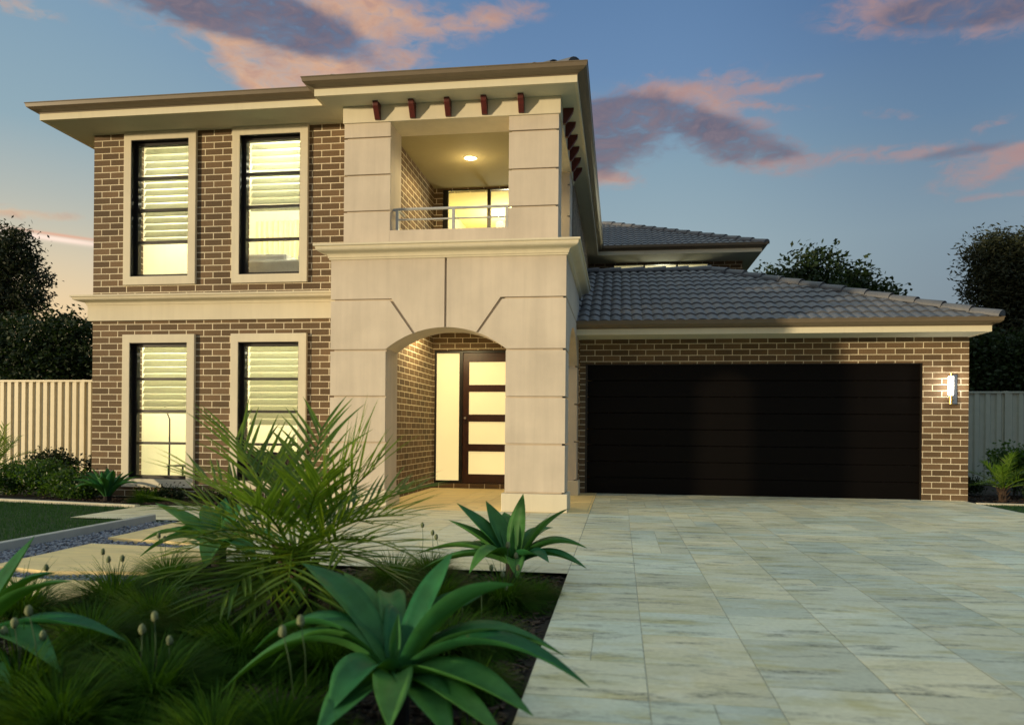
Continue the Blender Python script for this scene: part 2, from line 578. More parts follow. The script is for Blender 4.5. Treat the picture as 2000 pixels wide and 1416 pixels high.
def room(x0, x1, y0, y1, z0, z1, mat, front=None):
    m_ = MB()
    m_.add([(x0, y1, z0), (x1, y1, z0), (x1, y1, z1), (x0, y1, z1)], [(0, 1, 2, 3)])
    m_.add([(x0, y0, z0), (x0, y1, z0), (x0, y1, z1), (x0, y0, z1)], [(0, 1, 2, 3)])
    m_.add([(x1, y0, z0), (x1, y0, z1), (x1, y1, z1), (x1, y1, z0)], [(0, 1, 2, 3)])
    m_.add([(x0, y0, z1), (x0, y1, z1), (x1, y1, z1), (x1, y0, z1)], [(0, 1, 2, 3)])
    m_.add([(x0, y0, z0), (x1, y0, z0), (x1, y1, z0), (x0, y1, z0)], [(0, 1, 2, 3)])
    return m_.build('room_lining', mat, house, recalc=False)


room(-6.88, -3.3, YL + .242, 12.6, .06, 2.55, M['room'])
room(-6.88, -3.3, YL + .242, 12.6, 2.70, 4.88, M['room'])
room(-2.89, -.99, 11.91, 15.2, 2.95, 4.73, M['room2'])
room(-.7, 2.5, 18.43, 20.4, 3.3, 4.90, M['room'])


def plight(name, loc, w, c=(1., .80, .42), r=.12, typ='POINT'):
    d = bpy.data.lights.new(name, typ); d.energy = w; d.color = c; d.shadow_soft_size = r
    o = bpy.data.objects.new(name, d); col.objects.link(o); o.location = loc
    return o


WARM = (1., .92, .72)
for (x, y, z, w) in ((-6.1, 11.0, 4.5, 54), (-4.5, 10.15, 4.55, 40), (-5.0, 11.6, 4.5, 22), (-6.1, 11.0, 2.2, 64), (-4.4, 11.0, 2.2, 64)):
    plight('room_light', (x, y, z), w, WARM, .2)
plight('room_light', (-1.9, 13.2, 4.3), 58, (1., .92, .66), .12)
plight('room_light', (1., 19.2, 4.4), 30, WARM, .2)

# rear wing window
mb = MB(); wall(mb, 'Y', 18.23, 18.30, WX0, WX1, 3.6, 4.875, [(WX0 + .04, WX0 + .72, 3.65, 4.855), (WX0 + .76, WX1 - .76, 3.65, 4.855), (WX1 - .72, WX1 - .04, 3.65, 4.855)])
f = mb.build('window_frame', M['frame'], house)
mb = MB(); mb.box(WX0 + .05, WX1 - .05, 18.262, 18.268, 3.65, 4.855); mb.build('pane', M['glass'], f)

# --- belt cornice on the left wing
def sweep(mb, path, prof, m=0, closed_ends=True):
    """path: list of (x,y,nx,ny) corner points with outward mitre vectors; prof: list of (out,z)"""
    n = len(prof)
    vs = [(x + nx * o, y + ny * o, z) for (x, y, nx, ny) in path for (o, z) in prof]
    fs = []
    for i in range(len(path) - 1):
        for k in range(n):
            fs.append((i * n + k, i * n + (k + 1) % n, (i + 1) * n + (k + 1) % n, (i + 1) * n + k))
    if closed_ends:
        fs.append(tuple(range(n))); fs.append(tuple(range(len(path) * n - 1, (len(path) - 1) * n - 1, -1)))
    mb.add(vs, fs, m)


def crown(z0, z1, out, b=-.02):
    """classical crown profile, out at the top"""
    P = [(b, z0), (.018, z0), (.018, z0 + .018), (.030, z0 + .022)]
    n = 8
    for i in range(n + 1):
        t = i / n
        P.append((.03 + (out - .05) * (t - .16 * math.sin(2 * math.pi * t)), z0 + .022 + (z1 - z0 - .05) * (t + .10 * math.sin(2 * math.pi * t))))
    P += [(out - .012, z1 - .024), (out, z1 - .022), (out, z1), (b, z1)]
    return P


mb = MB()
sweep(mb, [(-7.119, 12.0, -1, 0), (-7.119, YL, -1, -1), (-3.40, YL, 0, -1)], [(-.02, 2.368), (.045, 2.368), (.045, 2.560), (-.02, 2.560)])
sweep(mb, [(-7.119, 12.0, -1, 0), (-7.119, YL, -1, -1), (-3.40, YL, 0, -1)], [(o + .03 if o > 0 else o, z) for o, z in crown(2.558, 2.695, .17)])
mb.build('belt_cornice', M['trim'], house)

# --- portico lower storey
PX0, PX1, QX0, QX1 = -3.435, -.619, -2.752, -1.313
ZA, ZB, ZC, ZD, ZE, ZF = 2.470, 1.872, 1.322, .777, .216, 2.955
XC = (QX0 + QX1) / 2
RAD = 1.173; ZAP = 2.137


def arch_z(x, c=XC, hw=(QX1 - QX0) / 2, zs=ZB + .012, za=ZAP):
    r = (hw * hw + (za - zs) ** 2) / (2 * (za - zs))
    return za - r + math.sqrt(max(0, r * r - (x - c) ** 2))


G = .0115  # half a groove
TH = .038 # depth of the groove


def panel(mb, poly, axis, face, sgn):
    """slab panel whose outer face lies at `face`"""
    mb.prism(poly, axis, face, face + sgn * TH)


def portico_face(mb, core, axis, face, sgn, a0, a1, q0, q1, za, keyed, depth):
    """a pier - arch - pier wall. sgn: direction into the wall"""
    c = (q0 + q1) / 2; hw = (q1 - q0) / 2
    az = lambda x: arch_z(x, c, hw, ZB + .012, za)
    # core behind the grooves
    ca, cb = face + sgn * TH, face + sgn * depth
    e = .036
    for (p0, p1) in ((a0 + (e if axis == 'Y' else 0), q0), (q1, a1 - (e if axis == 'Y' else 0))):
        core.prism([(p0, 0), (p1, 0), (p1, ZB), (p0, ZB)], axis, ca, cb)
    N = 28
    top = [(q0 + (q1 - q0) * i / N, az(q0 + (q1 - q0) * i / N)) for i in range(N + 1)]
    x0, x1 = a0 + (e if axis == 'Y' else 0), a1 - (e if axis == 'Y' else 0)
    for i in range(N):
        (xa, za_), (xb, zb_) = top[i], top[i + 1]
        core.prism([(xa, za_), (xb, zb_), (xb, ZF), (xa, ZF)], axis, ca, cb)
    core.prism([(x0, ZB), (q0, ZB), (q0, ZF), (x0, ZF)], axis, ca, cb)
    core.prism([(q1, ZB), (x1, ZB), (x1, ZF), (q1, ZF)], axis, ca, cb)
    # pier blocks
    for (p0, p1) in ((a0, q0), (q1, a1)):
        for (z0, z1) in ((ZE, ZD), (ZD, ZC), (ZC, ZB)):
            panel(mb, [(p0, z0 + G), (p1, z0 + G), (p1, z1 - G), (p0, z1 - G)], axis, face, sgn)
    # keyed spandrels
    kx = hw * .53
    L, Rr = c - kx, c + kx
    tl, tr = q0 + .058, q1 - .060
    if keyed:
        def arc(xa, xb, n=14): return [(xa + (xb - xa) * i / n, az(xa + (xb - xa) * i / n)) for i in range(n + 1)]
        g = G * 1.15
        panel(mb, [(a0, ZB + G), (q0, ZB + G)] + arc(q0 + .001, L - g) + [(tl - g, ZA - G), (a0, ZA - G)], axis, face, sgn)
        panel(mb, [(a1, ZA - G), (tr + g, ZA - G)] + arc(Rr + g, q1 - .001) + [(q1, ZB + G), (a1, ZB + G)], axis, face, sgn)
        panel(mb, [(a0, ZA + G), (tl + g * .6, ZA + G)] + arc(L + g, c - g) + [(c - g, ZF), (a0, ZF)], axis, face, sgn)
        panel(mb, [(c + g, ZF)] + arc(c + g, Rr - g) + [(tr - g * .6, ZA + G), (a1, ZA + G), (a1, ZF)], axis, face, sgn)
    else:
        def arc(xa, xb, n=16): return [(xa + (xb - xa) * i / n, az(xa + (xb - xa) * i / n)) for i in range(n + 1)]
        panel(mb, [(a0, ZB + G), (q0, ZB + G)] + arc(q0 + .001, c) + [(c, ZA - G), (a0, ZA - G)], axis, face, sgn)
        panel(mb, arc(c, q1 - .001) + [(q1, ZB + G), (a1, ZB + G), (a1, ZA - G), (c, ZA - G)], axis, face, sgn)
        panel(mb, [(a0, ZA + G), (a1, ZA + G), (a1, ZF), (a0, ZF)], axis, face, sgn)


mb = MB(); core = MB()
DEP = .49
portico_face(mb, core, 'Y', YP, 1, PX0, PX1, QX0, QX1, ZAP, True, DEP)
mb.build('portico_panel', M['portico'], house)
core.build('portico_wall', M['portico'], house)
mb = MB(); core = MB()
portico_face(mb, core, 'X', PX1 + .002, -1, YP + .0395, YR - .004, YP + DEP + .02, 11.13, 2.30, False, .36)
mb.build('portico_panel', M['portico'], house)
core.build('portico_wall', M['portico'], house)
mb = MB(); wall(mb, 'X', PX0 + .002, PX0 + .22, YP + DEP, YL + .3, 0, ZF)
mb.build('portico_wall', M['portico'], house)
# plinths
mb = MB()
for (a, b_) in ((PX0, QX0), (QX1, PX1)):
    mb = MB(); mb.box(a - .035, b_ + .035, YP - .035, YP + DEP + .03, 0, ZE - .006)
    mb.build('portico_plinth', M['trim'], house, bevel=.008)
mb = MB(); mb.box(PX1 - .40, PX1 + .035, 11.09, YR - .003, 0, ZE - .006)
mb.build('portico_plinth', M['trim'], house, bevel=.008)
# porch ceiling + portico crown
mb = MB(); mb.box(-3.1, -.64, YP + .3, 12.0, 2.60, 2.66); mb.build('porch_ceiling', M['soffit'], house)
mb = MB()
sweep(mb, [(PX0, YL + .1, -1, 0), (PX0, YP, -1, -1), (PX1, YP, 1, -1), (PX1, YR + .2, 1, 0)], crown(2.950, 3.112, .165))
mb.build('portico_cornice', M['trim'], house)
mb = MB(); mb.box(PX0 + .01, PX1 - .01, YP + .01, 11.7, 3.02, 3.108); mb.build('balcony_floor', M['portico'], house)

# --- portico upper storey
UX0, UX1, VX0, VX1 = -3.400, -.745, -2.812, -1.343
ZSIL, ZFR = 3.372, 4.700
ZJ = [3.612, 4.058, 4.516]
UD = .47
mb = MB(); core = MB()
for (a, b_) in ((UX0, VX0), (VX1, UX1)):
    core.box(a + .032, b_ - (.032 if b_ == UX1 else 0), YU + .032, YU + UD, 3.10, ZFR + .02)
    zz = [3.11] + ZJ + [ZFR]
    for z0, z1 in zip(zz[:-1], zz[1:]):
        mb.box(a, b_, YU, YU + .032, z0 + (G if z0 > 3.2 else 0), z1 - (G if z1 < 4.69 else 0))
        if b_ == UX1: mb.box(UX1 - .032, UX1, YU + .0325, YU + UD, z0 + (G if z0 > 3.2 else 0), z1 - (G if z1 < 4.69 else 0))
    mb.build('portico_panel', M['portico'], house); mb = MB()
# side returns (right side of the corner pier, rear pier)
zz = [3.11] + ZJ + [ZFR]
core.box(UX1 - .13, UX1 - .032, 11.12, 11.77, 3.10, ZFR + .02)
for z0, z1 in zip(zz[:-1], zz[1:]):
    if 1:
        mb.box(UX1 - .032, UX1, 11.12, 11.77, z0 + (G if z0 > 3.2 else 0), z1 - (G if z1 < 4.69 else 0))
core.box(VX0 + .001, VX1 - .001, YU + .001, YU + .30, 3.10, ZSIL)      # parapet under the rail
core.box(UX1 - .20, UX1 - .003, YU + UD + .001, 11.119, 3.10, ZSIL)
mb.build('portico_panel', M['portico'], house)
core.build('portico_wall', M['portico'], house)
mb = MB()
mb.box(UX0 - .012, UX1 + .022, YU - .022, YU + UD, ZFR, ZS - .001)
mb.box(UX1 - .30, UX1 + .020, YU + UD + .001, 11.79, ZFR + .001, ZS - .001)
mb.build('frieze', M['trim'], house, bevel=.004)
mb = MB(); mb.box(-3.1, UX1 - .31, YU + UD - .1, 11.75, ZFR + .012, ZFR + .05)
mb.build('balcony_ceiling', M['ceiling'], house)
mb = MB(); wall(mb, 'X', UX0 + .001, UX0 + .2, YU + UD, YL + .3, 3.1, ZS); mb.build('portico_wall', M['portico'], house)

# brackets
def bracket(x=None, y=None):
    b = MB()
    d, t = .135, .034
    prof = [(0, ZS - .002), (d, ZS - .002), (d - .012, ZS - .055), (.035, ZS - .188), (0, ZS - .188)]
    if x is not None: b.prism([(YU - .022 - o, z) for o, z in prof], 'X', x - t, x + t)
    else: b.prism([(UX1 + .020 + o, z) for o, z in prof], 'Y', y - t * .9, y + t * .9)
    b.build('bracket', M['redwood'], house, bevel=.003)


for x in (-2.962, -2.520, -2.079, -1.634, -1.190): bracket(x=x)
for y in (9.42, 9.85, 10.28, 10.71, 11.14, 11.57): bracket(y=y)

# balcony rail
mb = MB()
yr = YU + .14
mb.tube([(VX0 + .04, yr, 3.664), (VX1 - .0, yr, 3.664)], .017, 10)
mb.tube([(VX0 + .04, yr, 3.535), (VX1 - .0, yr, 3.535)], .011, 8)
for x in (VX0 + .055, -2.045, VX1 - .04):
    mb.box(x - .018, x + .018, yr - .018, yr + .018, ZSIL - .002, 3.655)
mb.box(VX0 + .001, VX0 + .05, yr - .014, yr + .014, 3.645, 3.672)
mb.tube([(VX0 + .055, yr, 3.664), (VX0 + .055, yr + .30, 3.664)], .014, 8)
ra = mb.build('balcony_rail', M['rail'], house, smooth=False)
mb = MB(); ys = UX1 - .10
mb.tube([(ys, YU + UD, 3.664), (ys, 11.12, 3.664)], .017, 8); mb.tube([(ys, YU + UD, 3.535), (ys, 11.12, 3.535)], .011, 8)
for y in (9.9, 10.7): mb.box(ys - .018, ys + .018, y - .018, y + .018, ZSIL - .002, 3.655)
mb.build('balcony_rail', M['rail'], house)

# balcony sliding door
mb = MB()
wall(mb, 'Y', 11.74, 11.80, -2.78, -.95, 3.0, 4.70, [(-2.70, -2.075, 3.06, 4.685), (-2.022, -1.42, 3.06, 4.685), (-1.365, -1.0, 3.06, 4.685)])
f = mb.build('sliding_door', M['frame'], house)
mb = MB(); mb.box(-2.70, -1.0, 11.768, 11.774, 3.06, 4.685); mb.build('pane', M['glass'], f)

# entry door with side light
mb = MB()
wall(mb, 'Y', 12.03, 12.11, -2.96, -1.42, .078, 2.21, [(-2.932, -2.556, .125, 2.168), (-2.500, -1.46, .079, 2.175)])
f = mb.build('door_frame', M['frame'], house, bevel=.003)
mb = MB(); mb.box(-2.932, -2.556, 12.06, 12.066, .125, 2.168); mb.build('sidelight_pane', M['doorglass'], f)
PZ = [(.230, .593), (.712, 1.070), (1.187, 1.550), (1.660, 2.028)]
mb = MB()
wall(mb, 'Y', 12.045, 12.095, -2.497, -1.463, .082, 2.172, [(-2.400, -1.560, a, b_) for a, b_ in PZ])
f = mb.build('front_door', M['door'], house, bevel=.003)
mb = MB()
for a, b_ in PZ: mb.box(-2.400, -1.560, 12.066, 12.072, a, b_)
mb.build('door_glass', M['doorglass'], f)
mb = MB(); mb.tube([(-2.447, 12.045, 1.128), (-2.447, 12.01, 1.128)], [.022, .014], 14)
mb.tube([(-2.447, 12.008, 1.128), (-2.447, 11.985, 1.128)], [.024, .020], 14)
mb.build('door_knob', M['steel'], f, smooth=False)

# garage door: slightly profiled boards
mb = MB()
gx0, gx1, gy = -.514, 4.248, YR + .075
nb = 8
hh = 1.942 / nb
for k in range(nb):
    z0, z1 = k * hh, (k + 1) * hh
    prof = [(gy + .03, z0), (gy + .006, z0 + .001), (gy, z0 + .008), (gy, z1 - .010), (gy + .006, z1 - .003), (gy + .03, z1 - .002)]
    mb.prism(prof, 'X', gx0 + .004, gx1 - .004)
gd = mb.build('garage_door', M['garage'], house)
mb = MB()
mb.box(gx0, gx0 + .03, gy - .02, gy - .003, 0, 1.94); mb.box(gx1 - .012, gx1, YR + .02, gy - .003, 0, 1.94); mb.box(gx0 + .03, gx1 - .012, gy - .02, gy - .003, 1.93, 1.94)
mb.build('door_jamb', M['frame'], gd)

# --- soffits, fascias and gutters
def eave(path, soffit_polys, z0, fh, gz, gout=.125, name='main'):
    """path: polyline of fascia corner points with outward mitres"""
    m_ = MB(); sweep(m_, path, [(-.02, z0 - .006), (.012, z0 - .006), (.012, z0 + fh), (-.02, z0 + fh)])
    m_.build('fascia', M['fascia'], house)
    g = z0 + fh
    m_ = MB(); sweep(m_, path, [(-.02, g - .012), (.020, g - .012), (.020, g), (.085, g + .018), (gout - .004, g + .042), (gout + .004, gz - .014), (gout + .010, gz - .010), (gout + .010, gz), (gout - .012, gz), (gout - .014, gz - .02), (.02, g + .03), (-.02, g + .03)])
    m_.build('gutter', M['gutter'], house)
    if soffit_polys:
        m_ = MB()
        for (x0, x1, y0, y1) in soffit_polys: m_.box(x0, x1, y0, y1, z0, z0 + .015)
        m_.build('soffit', M['soffit'], house)


XA, YA = -7.472, 8.963
XB, YB = -3.632, 8.706
XD = -.523
s2 = 1.
main_path = [(XA, 24.3, -1, 0), (XA, YA, -1, -1), (XB, YA, -1, -1), (XB, YB, -1, -1), (XD, YB, 1, -1), (XD, 17.34, 1, -1), (3.043, 17.34, 1, -1), (3.043, 24.3, 1, 0)]
eave(main_path, [(XA + .001, XB, YA + .001, YL + .1), (XA + .001, -7.0, YL + .1, 24.), (XB + .001, XD - .001, YB + .001, YL + .1),
                 (-.80, XD - .001, YL + .1, 17.34), (-.80, 3.04, 17.341, 18.3), (2.7, 3.04, 18.3, 24)], ZS, .088, 5.088)
GX, GYF, GZS = 4.855, 10.90, 2.306
eave([(PX1 + .001, GYF, 0, -1), (GX, GYF, 1, -1), (GX, 18.0, 1, 0)], [(PX1 + .004, GX - .001, GYF + .001, YR + .1)], GZS, .086, 2.484, .115)


# --- tiled roofs
def tiles(mb, P0, u, up, slope, ulen, vlen, lf, rf, course=.30, period=.15, amp=.030, step=.022):
    """P0 eave start, u unit vector along the eave, up horizontal unit vector upslope; lf/rf give the left and right limits at v (plan distance)"""
    P0 = Vector(P0); u = Vector(u); h = Vector(up)
    nrm = (Vector((0, 0, 1)) - h * slope).normalized()
    nseg = max(2, int(ulen / (period / 6)))
    us = [ulen * i / nseg for i in range(nseg + 1)]
    nc = max(1, int(round(vlen / course)))
    cs = vlen / nc
    for c in range(nc):
        rows = [(c * cs, -.006), (c * cs, step), (c * cs + cs * .5, step * .6), ((c + 1) * cs, .002)]
        V = []; idx = []
        for (v, off) in rows:
            lo, hi = lf(v), rf(v)
            if hi - lo < .02: lo = hi = (lo + hi) / 2
            row = []
            for uu in us:
                q = min(max(uu, lo), hi)
                ph = q / period * 2 * math.pi
                w = amp * (abs(math.sin(ph / 2)) ** .8 - .45)
                row.append(P0 + u * q + h * v + Vector((0, 0, v * slope)) + nrm * (w + off + .02))
            V += row
        n = len(us); F = []
        lo, hi = min(lf(rows[0][0]), lf(rows[-1][0])), max(rf(rows[0][0]), rf(rows[-1][0]))
        for r in range(len(rows) - 1):
            for i in range(n - 1):
                if us[i + 1] < lo or us[i] > hi: continue
                F.append((r * n + i, r * n + i + 1, (r + 1) * n + i + 1, (r + 1) * n + i))
        mb.add(V, F)


def caps(mb, A, B, r=.085, L=.36):
    """overlapping half round caps from A (low) to B"""
    A, B = Vector(A), Vector(B); d = B - A; n = max(1, int(d.length / L)); dn = d.normalized()
    s = dn.cross(Vector((0, 0, 1))).normalized(); t = s.cross(dn)
    K = 9
    for i in range(n):
        p = A + d * (i / n); q = A + d * ((i + 1.10) / n)
        vs = []
        for (c, rr, lift) in ((p, r * 1.16, .016), (q, r * .96, .0)):
            for r2 in (rr, rr - .014):
                for k in range(K):
                    a = math.pi * (k / (K - 1)) * 1.12 - .06 * math.pi
                    vs.append(c + s * (math.cos(a) * r2) + t * (math.sin(a) * r2 * .82 + lift - .02))
        F = []
        for k in range(K - 1):
            F += [(k, k + 1, 2 * K + k + 1, 2 * K + k), (K + k, 3 * K + k, 3 * K + k + 1, K + k + 1), (k, K + k, K + k + 1, k + 1), (2 * K + k, 2 * K + k + 1, 3 * K + k + 1, 3 * K + k)]
        mb.add(vs, F)
    # closed end
    vs = [A + s * (math.cos(math.pi * k / (K - 1)) * r) + t * (math.sin(math.pi * k / (K - 1)) * r * .82) - dn * .0 for k in range(K)]
    mb.add(vs, [tuple(range(K))])


SL = .4142
# garage roof: eave from portico to the right hip
gx_r, gy_f, gz_e = GX + .085, GYF - .085, 2.452
t_ = 3.33
rt = MB()
ul = gx_r - (-.9)
tiles(rt, (-.9, gy_f, gz_e), (1, 0, 0), (0, 1, 0), SL, ul, t_, lambda v: 0, lambda v: ul - v)
ud = 18.1 - gy_f
tiles(rt, (gx_r, gy_f, gz_e), (0, 1, 0), (-1, 0, 0), SL, ud, t_, lambda v: v, lambda v: ud)
ul2 = gx_r + .9
tiles(rt, (-.9, gy_f + 2 * t_, gz_e), (1, 0, 0), (0, -1, 0), SL, ul2, t_, lambda v: 0, lambda v: ul2 - v)
rg = rt.build('garage_roof', M['tile'], house, smooth=False)
rc = MB()
apex = (gx_r - t_, gy_f + t_, gz_e + t_ * SL + .04)
caps(rc, (gx_r + .01, gy_f - .01, gz_e + .045), apex)
caps(rc, apex, (-.8, gy_f + t_, gz_e + t_ * SL + .04))
rc.build('ridge_cap', M['tile'], rg, smooth=False)

# main roof
mr = MB()
ez = 5.035
x0, y0, xr, yb = XA - .06, YA - .06, XD + .06, 24.4
wid = xr - x0
hw = wid / 2
tiles(mr, (x0, y0, ez), (1, 0, 0), (0, 1, 0), SL, wid, hw, lambda v: v, lambda v: wid - v)
dp = yb - y0
tiles(mr, (x0, y0, ez), (0, 1, 0), (1, 0, 0), SL, dp, hw, lambda v: v, lambda v: dp - v, course=.33)
tiles(mr, (xr, y0, ez), (0, 1, 0), (-1, 0, 0), SL, dp, hw, lambda v: v, lambda v: dp - v, course=.33)
# projecting roof over the portico
px0, py0 = XB - .06, YB - .06
pw = xr - px0
tiles(mr, (px0, py0, ez), (1, 0, 0), (0, 1, 0), SL, pw, 1.5, lambda v: v, lambda v: pw - v)
# rear wing
wx1, wy0 = 3.043 + .10, 17.34 - .10
wl = wx1 + .6
wt = 3.6
tiles(mr, (-.6, wy0, ez), (1, 0, 0), (0, 1, 0), SL, wl, wt, lambda v: 0, lambda v: wl - v)
tiles(mr, (wx1, wy0, ez), (0, 1, 0), (-1, 0, 0), SL, 7.2, wt, lambda v: v, lambda v: 7.2 - v, course=.33)
mm = mr.build('main_roof', M['tile'], house)
mc = MB()
def one_cap(*a):
    b = MB(); caps(b, *a); b.build('ridge_cap', M['tile'], mm)
one_cap((x0 + .24, y0 + .24, ez + .115), (x0 + hw, y0 + hw, ez + hw * SL + .04))
one_cap((px0 + .20, py0 + .20, ez + .105), (px0 + 1.5, py0 + 1.5, ez + 1.5 * SL + .04))
one_cap((xr - .08, py0 + .08, ez + .085), (xr - 2.6, py0 + 2.6, ez + 2.6 * SL + .04))
one_cap((wx1, wy0, ez + .04), (wx1 - wt, wy0 + wt, ez + wt * SL + .04))

# ------------------------------------------------------------------ lamps
lamp = empty('wall_lamp', (4.583, YR, 1.36), 'glowing tubular wall lamp on the brick pier right of the garage door', 'wall lamp')
mb = MB(); mb.box(4.615, 4.695, YR - .02, YR - .001, 1.36, 1.775); mb.build('back_plate', M['steel'], lamp, bevel=.003)
mb = MB(); mb.tube([(4.583, YR - .09, 1.482), (4.583, YR - .09, 1.745)], .033, 20); mb.build('lamp_shade', M['lampglass'], lamp, smooth=False)
mb = MB(); mb.tube([(4.583, YR - .09, 1.36), (4.583, YR - .09, 1.481)], .024, 16)
mb.tube([(4.583, YR - .09, 1.42), (4.65, YR - .01, 1.42)], .010, 8); mb.build('stem', M['brass'], lamp)
plight('wall_lamp_light', (4.583, YR - .16, 1.61), 4.5, (1., .9, .72), .05)


def downlight(x, y, z, label, w):
    e = empty('ceiling_light', (x, y, z), label, 'ceiling light')
    b = MB(); b.lathe([(.080, z - .001), (.098, z - .001), (.100, z - .006), (.084, z - .012), (.080, z - .004)], x, y, 28)
    b.build('rim', M['blind'], e, smooth=True)
    b = MB(); b.add([(x + .080 * math.cos(2 * math.pi * k / 28), y + .080 * math.sin(2 * math.pi * k / 28), z - .004) for k in range(28)], [tuple(range(27, -1, -1))])
    b.build('bulb', M['downlight'], e, recalc=False)
    o = plight('ceiling_light_lamp', (x, y, z - .03), w, (1., .80, .42), .05, 'SPOT')
    o.data.spot_size = R(165); o.data.spot_blend = .35
    plight('ceiling_light_glow', (x, y, z - .22), w * .07, (1., .74, .36), .08)
    return o


mb = MB(); mb.tube([(4.583, YR - .09, 1.746), (4.583, YR - .09, 1.79)], .020, 16); mb.build('cap', M['brass'], lamp)
downlight(-2.085, 10.42, ZFR + .012, 'small round lit downlight in the balcony ceiling', 55)
downlight(-2.62, 10.75, 2.60, 'round lit downlight in the porch ceiling behind the arch', 75)

# ------------------------------------------------------------------ furniture seen through the windows
lx = at(331, 880, 10.3).x
fl = empty('floor_lamp', (lx, 10.3, .06), 'thin black floor lamp with angled head behind the lower left window', 'floor lamp')
mb = MB(); mb.tube([(lx, 10.3, .08), (lx, 10.3, 1.06)], .011, 8); mb.tube([(lx, 10.3, 1.05), (lx - .06, 10.3, 1.19)], .010, 8); mb.build('pole', M['black'], fl)
mb = MB(); mb.tube([(lx - .045, 10.3, 1.15), (lx - .085, 10.3, 1.23)], [.026, .016], 10); mb.build('lamp_head', M['black'], fl)
mb = MB(); mb.lathe([(0, .062), (.14, .062), (.14, .075), (.02, .085), (0, .085)], lx, 10.3, 20); mb.build('base', M['black'], fl)
tx = lx + .02
tb = empty('side_table', (tx + .25, 10.4, .06), 'low black framed side table beside the floor lamp', 'table')
mb = MB(); mb.box(tx, tx + .5, 10.2, 10.6, .375, .39); mb.build('table_top', M['black'], tb)
for (x, y) in ((tx + .02, 10.22), (tx + .48, 10.22), (tx + .02, 10.58), (tx + .48, 10.58)):
    mb = MB(); mb.box(x - .010, x + .010, y - .010, y + .010, .06, .374); mb.build('leg', M['black'], tb)
cx0, cx1 = at(311, 880, 12.3).x, at(326, 880, 12.3).x
cb = empty('wall_cabinet', ((cx0 + cx1) / 2, 12.3, .06), 'tall narrow pale cabinet standing in the room behind the floor lamp', 'cabinet')
mb = MB(); mb.box(cx0, cx1 + .25, 12.05, 12.59, .062, at(315, 800, 12.05).z); mb.build('carcass', M['wood'], cb, bevel=.006)
ax = at(520, 900, 10.2).x
ac = empty('armchair', (ax, 10.2, .06), 'dark round-backed armchair behind the lower right window', 'armchair')
mb = MB()
for i in range(15):
    a0 = math.pi * (i / 15); a1 = math.pi * ((i + 1) / 15)
    P = [(ax + r * math.cos(-a), 10.25 + r * math.sin(-a)) for a, r in ((a0, .34), (a1, .34), (a1, .42), (a0, .42))]
    mb.prism(P, 'Z', .25, .56 + .06 * math.sin((a0 + a1) / 2))
mb.build('backrest', M['fabric'], ac)
mb = MB(); mb.lathe([(0, .2), (.33, .2), (.34, .36), (.30, .40), (0, .41)], ax, 10.25, 20); mb.build('seat', M['fabric'], ac, smooth=True)
for k in range(4):
    a = math.pi / 4 + k * math.pi / 2
    mb = MB(); mb.tube([(ax + .25 * math.cos(a), 10.25 + .25 * math.sin(a), .2), (ax + .3 * math.cos(a), 10.25 + .3 * math.sin(a), .06)], .014, 6); mb.build('leg', M['black'], ac)
bz = at(510, 508, 10.3).z
bx0 = at(478, 520, 10.4).x
bd = empty('bed', (bx0 + .9, 11.2, 2.7), 'bed with white linen behind the upper right window', 'bed')
mb = MB(); mb.box(bx0, bx0 + 1.8, 10.0, 12.0, 2.72, bz - .07); mb.build('mattress', M['linen'], bd, bevel=.03)
mb = MB(); mb.box(bx0 + .05, bx0 + .80, 10.05, 10.45, bz - .069, bz + .03); mb.build('pillow', M['linen'], bd, bevel=.04)
mb = MB(); mb.box(bx0 + .95, bx0 + 1.7, 10.05, 10.45, bz - .069, bz + .01); mb.build('pillow', M['linen'], bd, bevel=.04)
cu = MB()
n = 110
vs = []
xa, xb = at(500, 480, 12.35).x, at(640, 480, 12.35).x
for i in range(n + 1):
    x = xa + (xb - xa) * i / n; y = 12.35 + .035 * math.sin(i * .8) + .012 * math.sin(i * 2.3)
    vs += [(x, y, 2.75), (x, y, at(520, 432, 12.35).z)]
cu.add(vs, [(2 * i, 2 * i + 2, 2 * i + 3, 2 * i + 1) for i in range(n)])
tag(cu.build('curtain', M['curtain'], None, smooth=True, org=((xa + xb) / 2, 12.35, 2.75)), 'pleated cream curtain behind the upper right window', 'curtain')
wx = at(322, 500, 12.2).x
cb = empty('wardrobe', (wx + .3, 12.2, 2.7), 'pale boxy wardrobe in the room behind the upper left window', 'wardrobe')
mb = MB(); mb.box(wx, wx + .75, 11.9, 12.59, 2.71, at(330, 452, 11.9).z); mb.build('carcass', M['wood'], cb, bevel=.006)

# ------------------------------------------------------------------ ground
g = MB(); S = 400
g.add([(-S, -60, -.05), (S, -60, -.05), (S, S, -.05), (-S, S, -.05)], [(0, 1, 2, 3)])
tag(g.build('ground', simple('far_ground', (.035, .05, .02), .95, 0, .4, .3), recalc=False), kind='structure')


def sheet(name, poly, z, mat, kind='structure'):
    b = MB(); b.add([(x, y, z) for x, y in poly], [tuple(range(len(poly)))])
    o = b.build(name, mat, recalc=False)
    return tag(o, kind=kind)


DX0, DX1 = -.33, 4.80
sheet('garden_soil', [(-10.5, -3), (-.33, -3), (-.33, 12.6), (-10.5, 12.6)], -.030, M['soil'])
sheet('garden_soil', [(4.8, 10.6), (14, 10.6), (14, 16.3), (4.8, 16.3)], -.030, M['soil'])


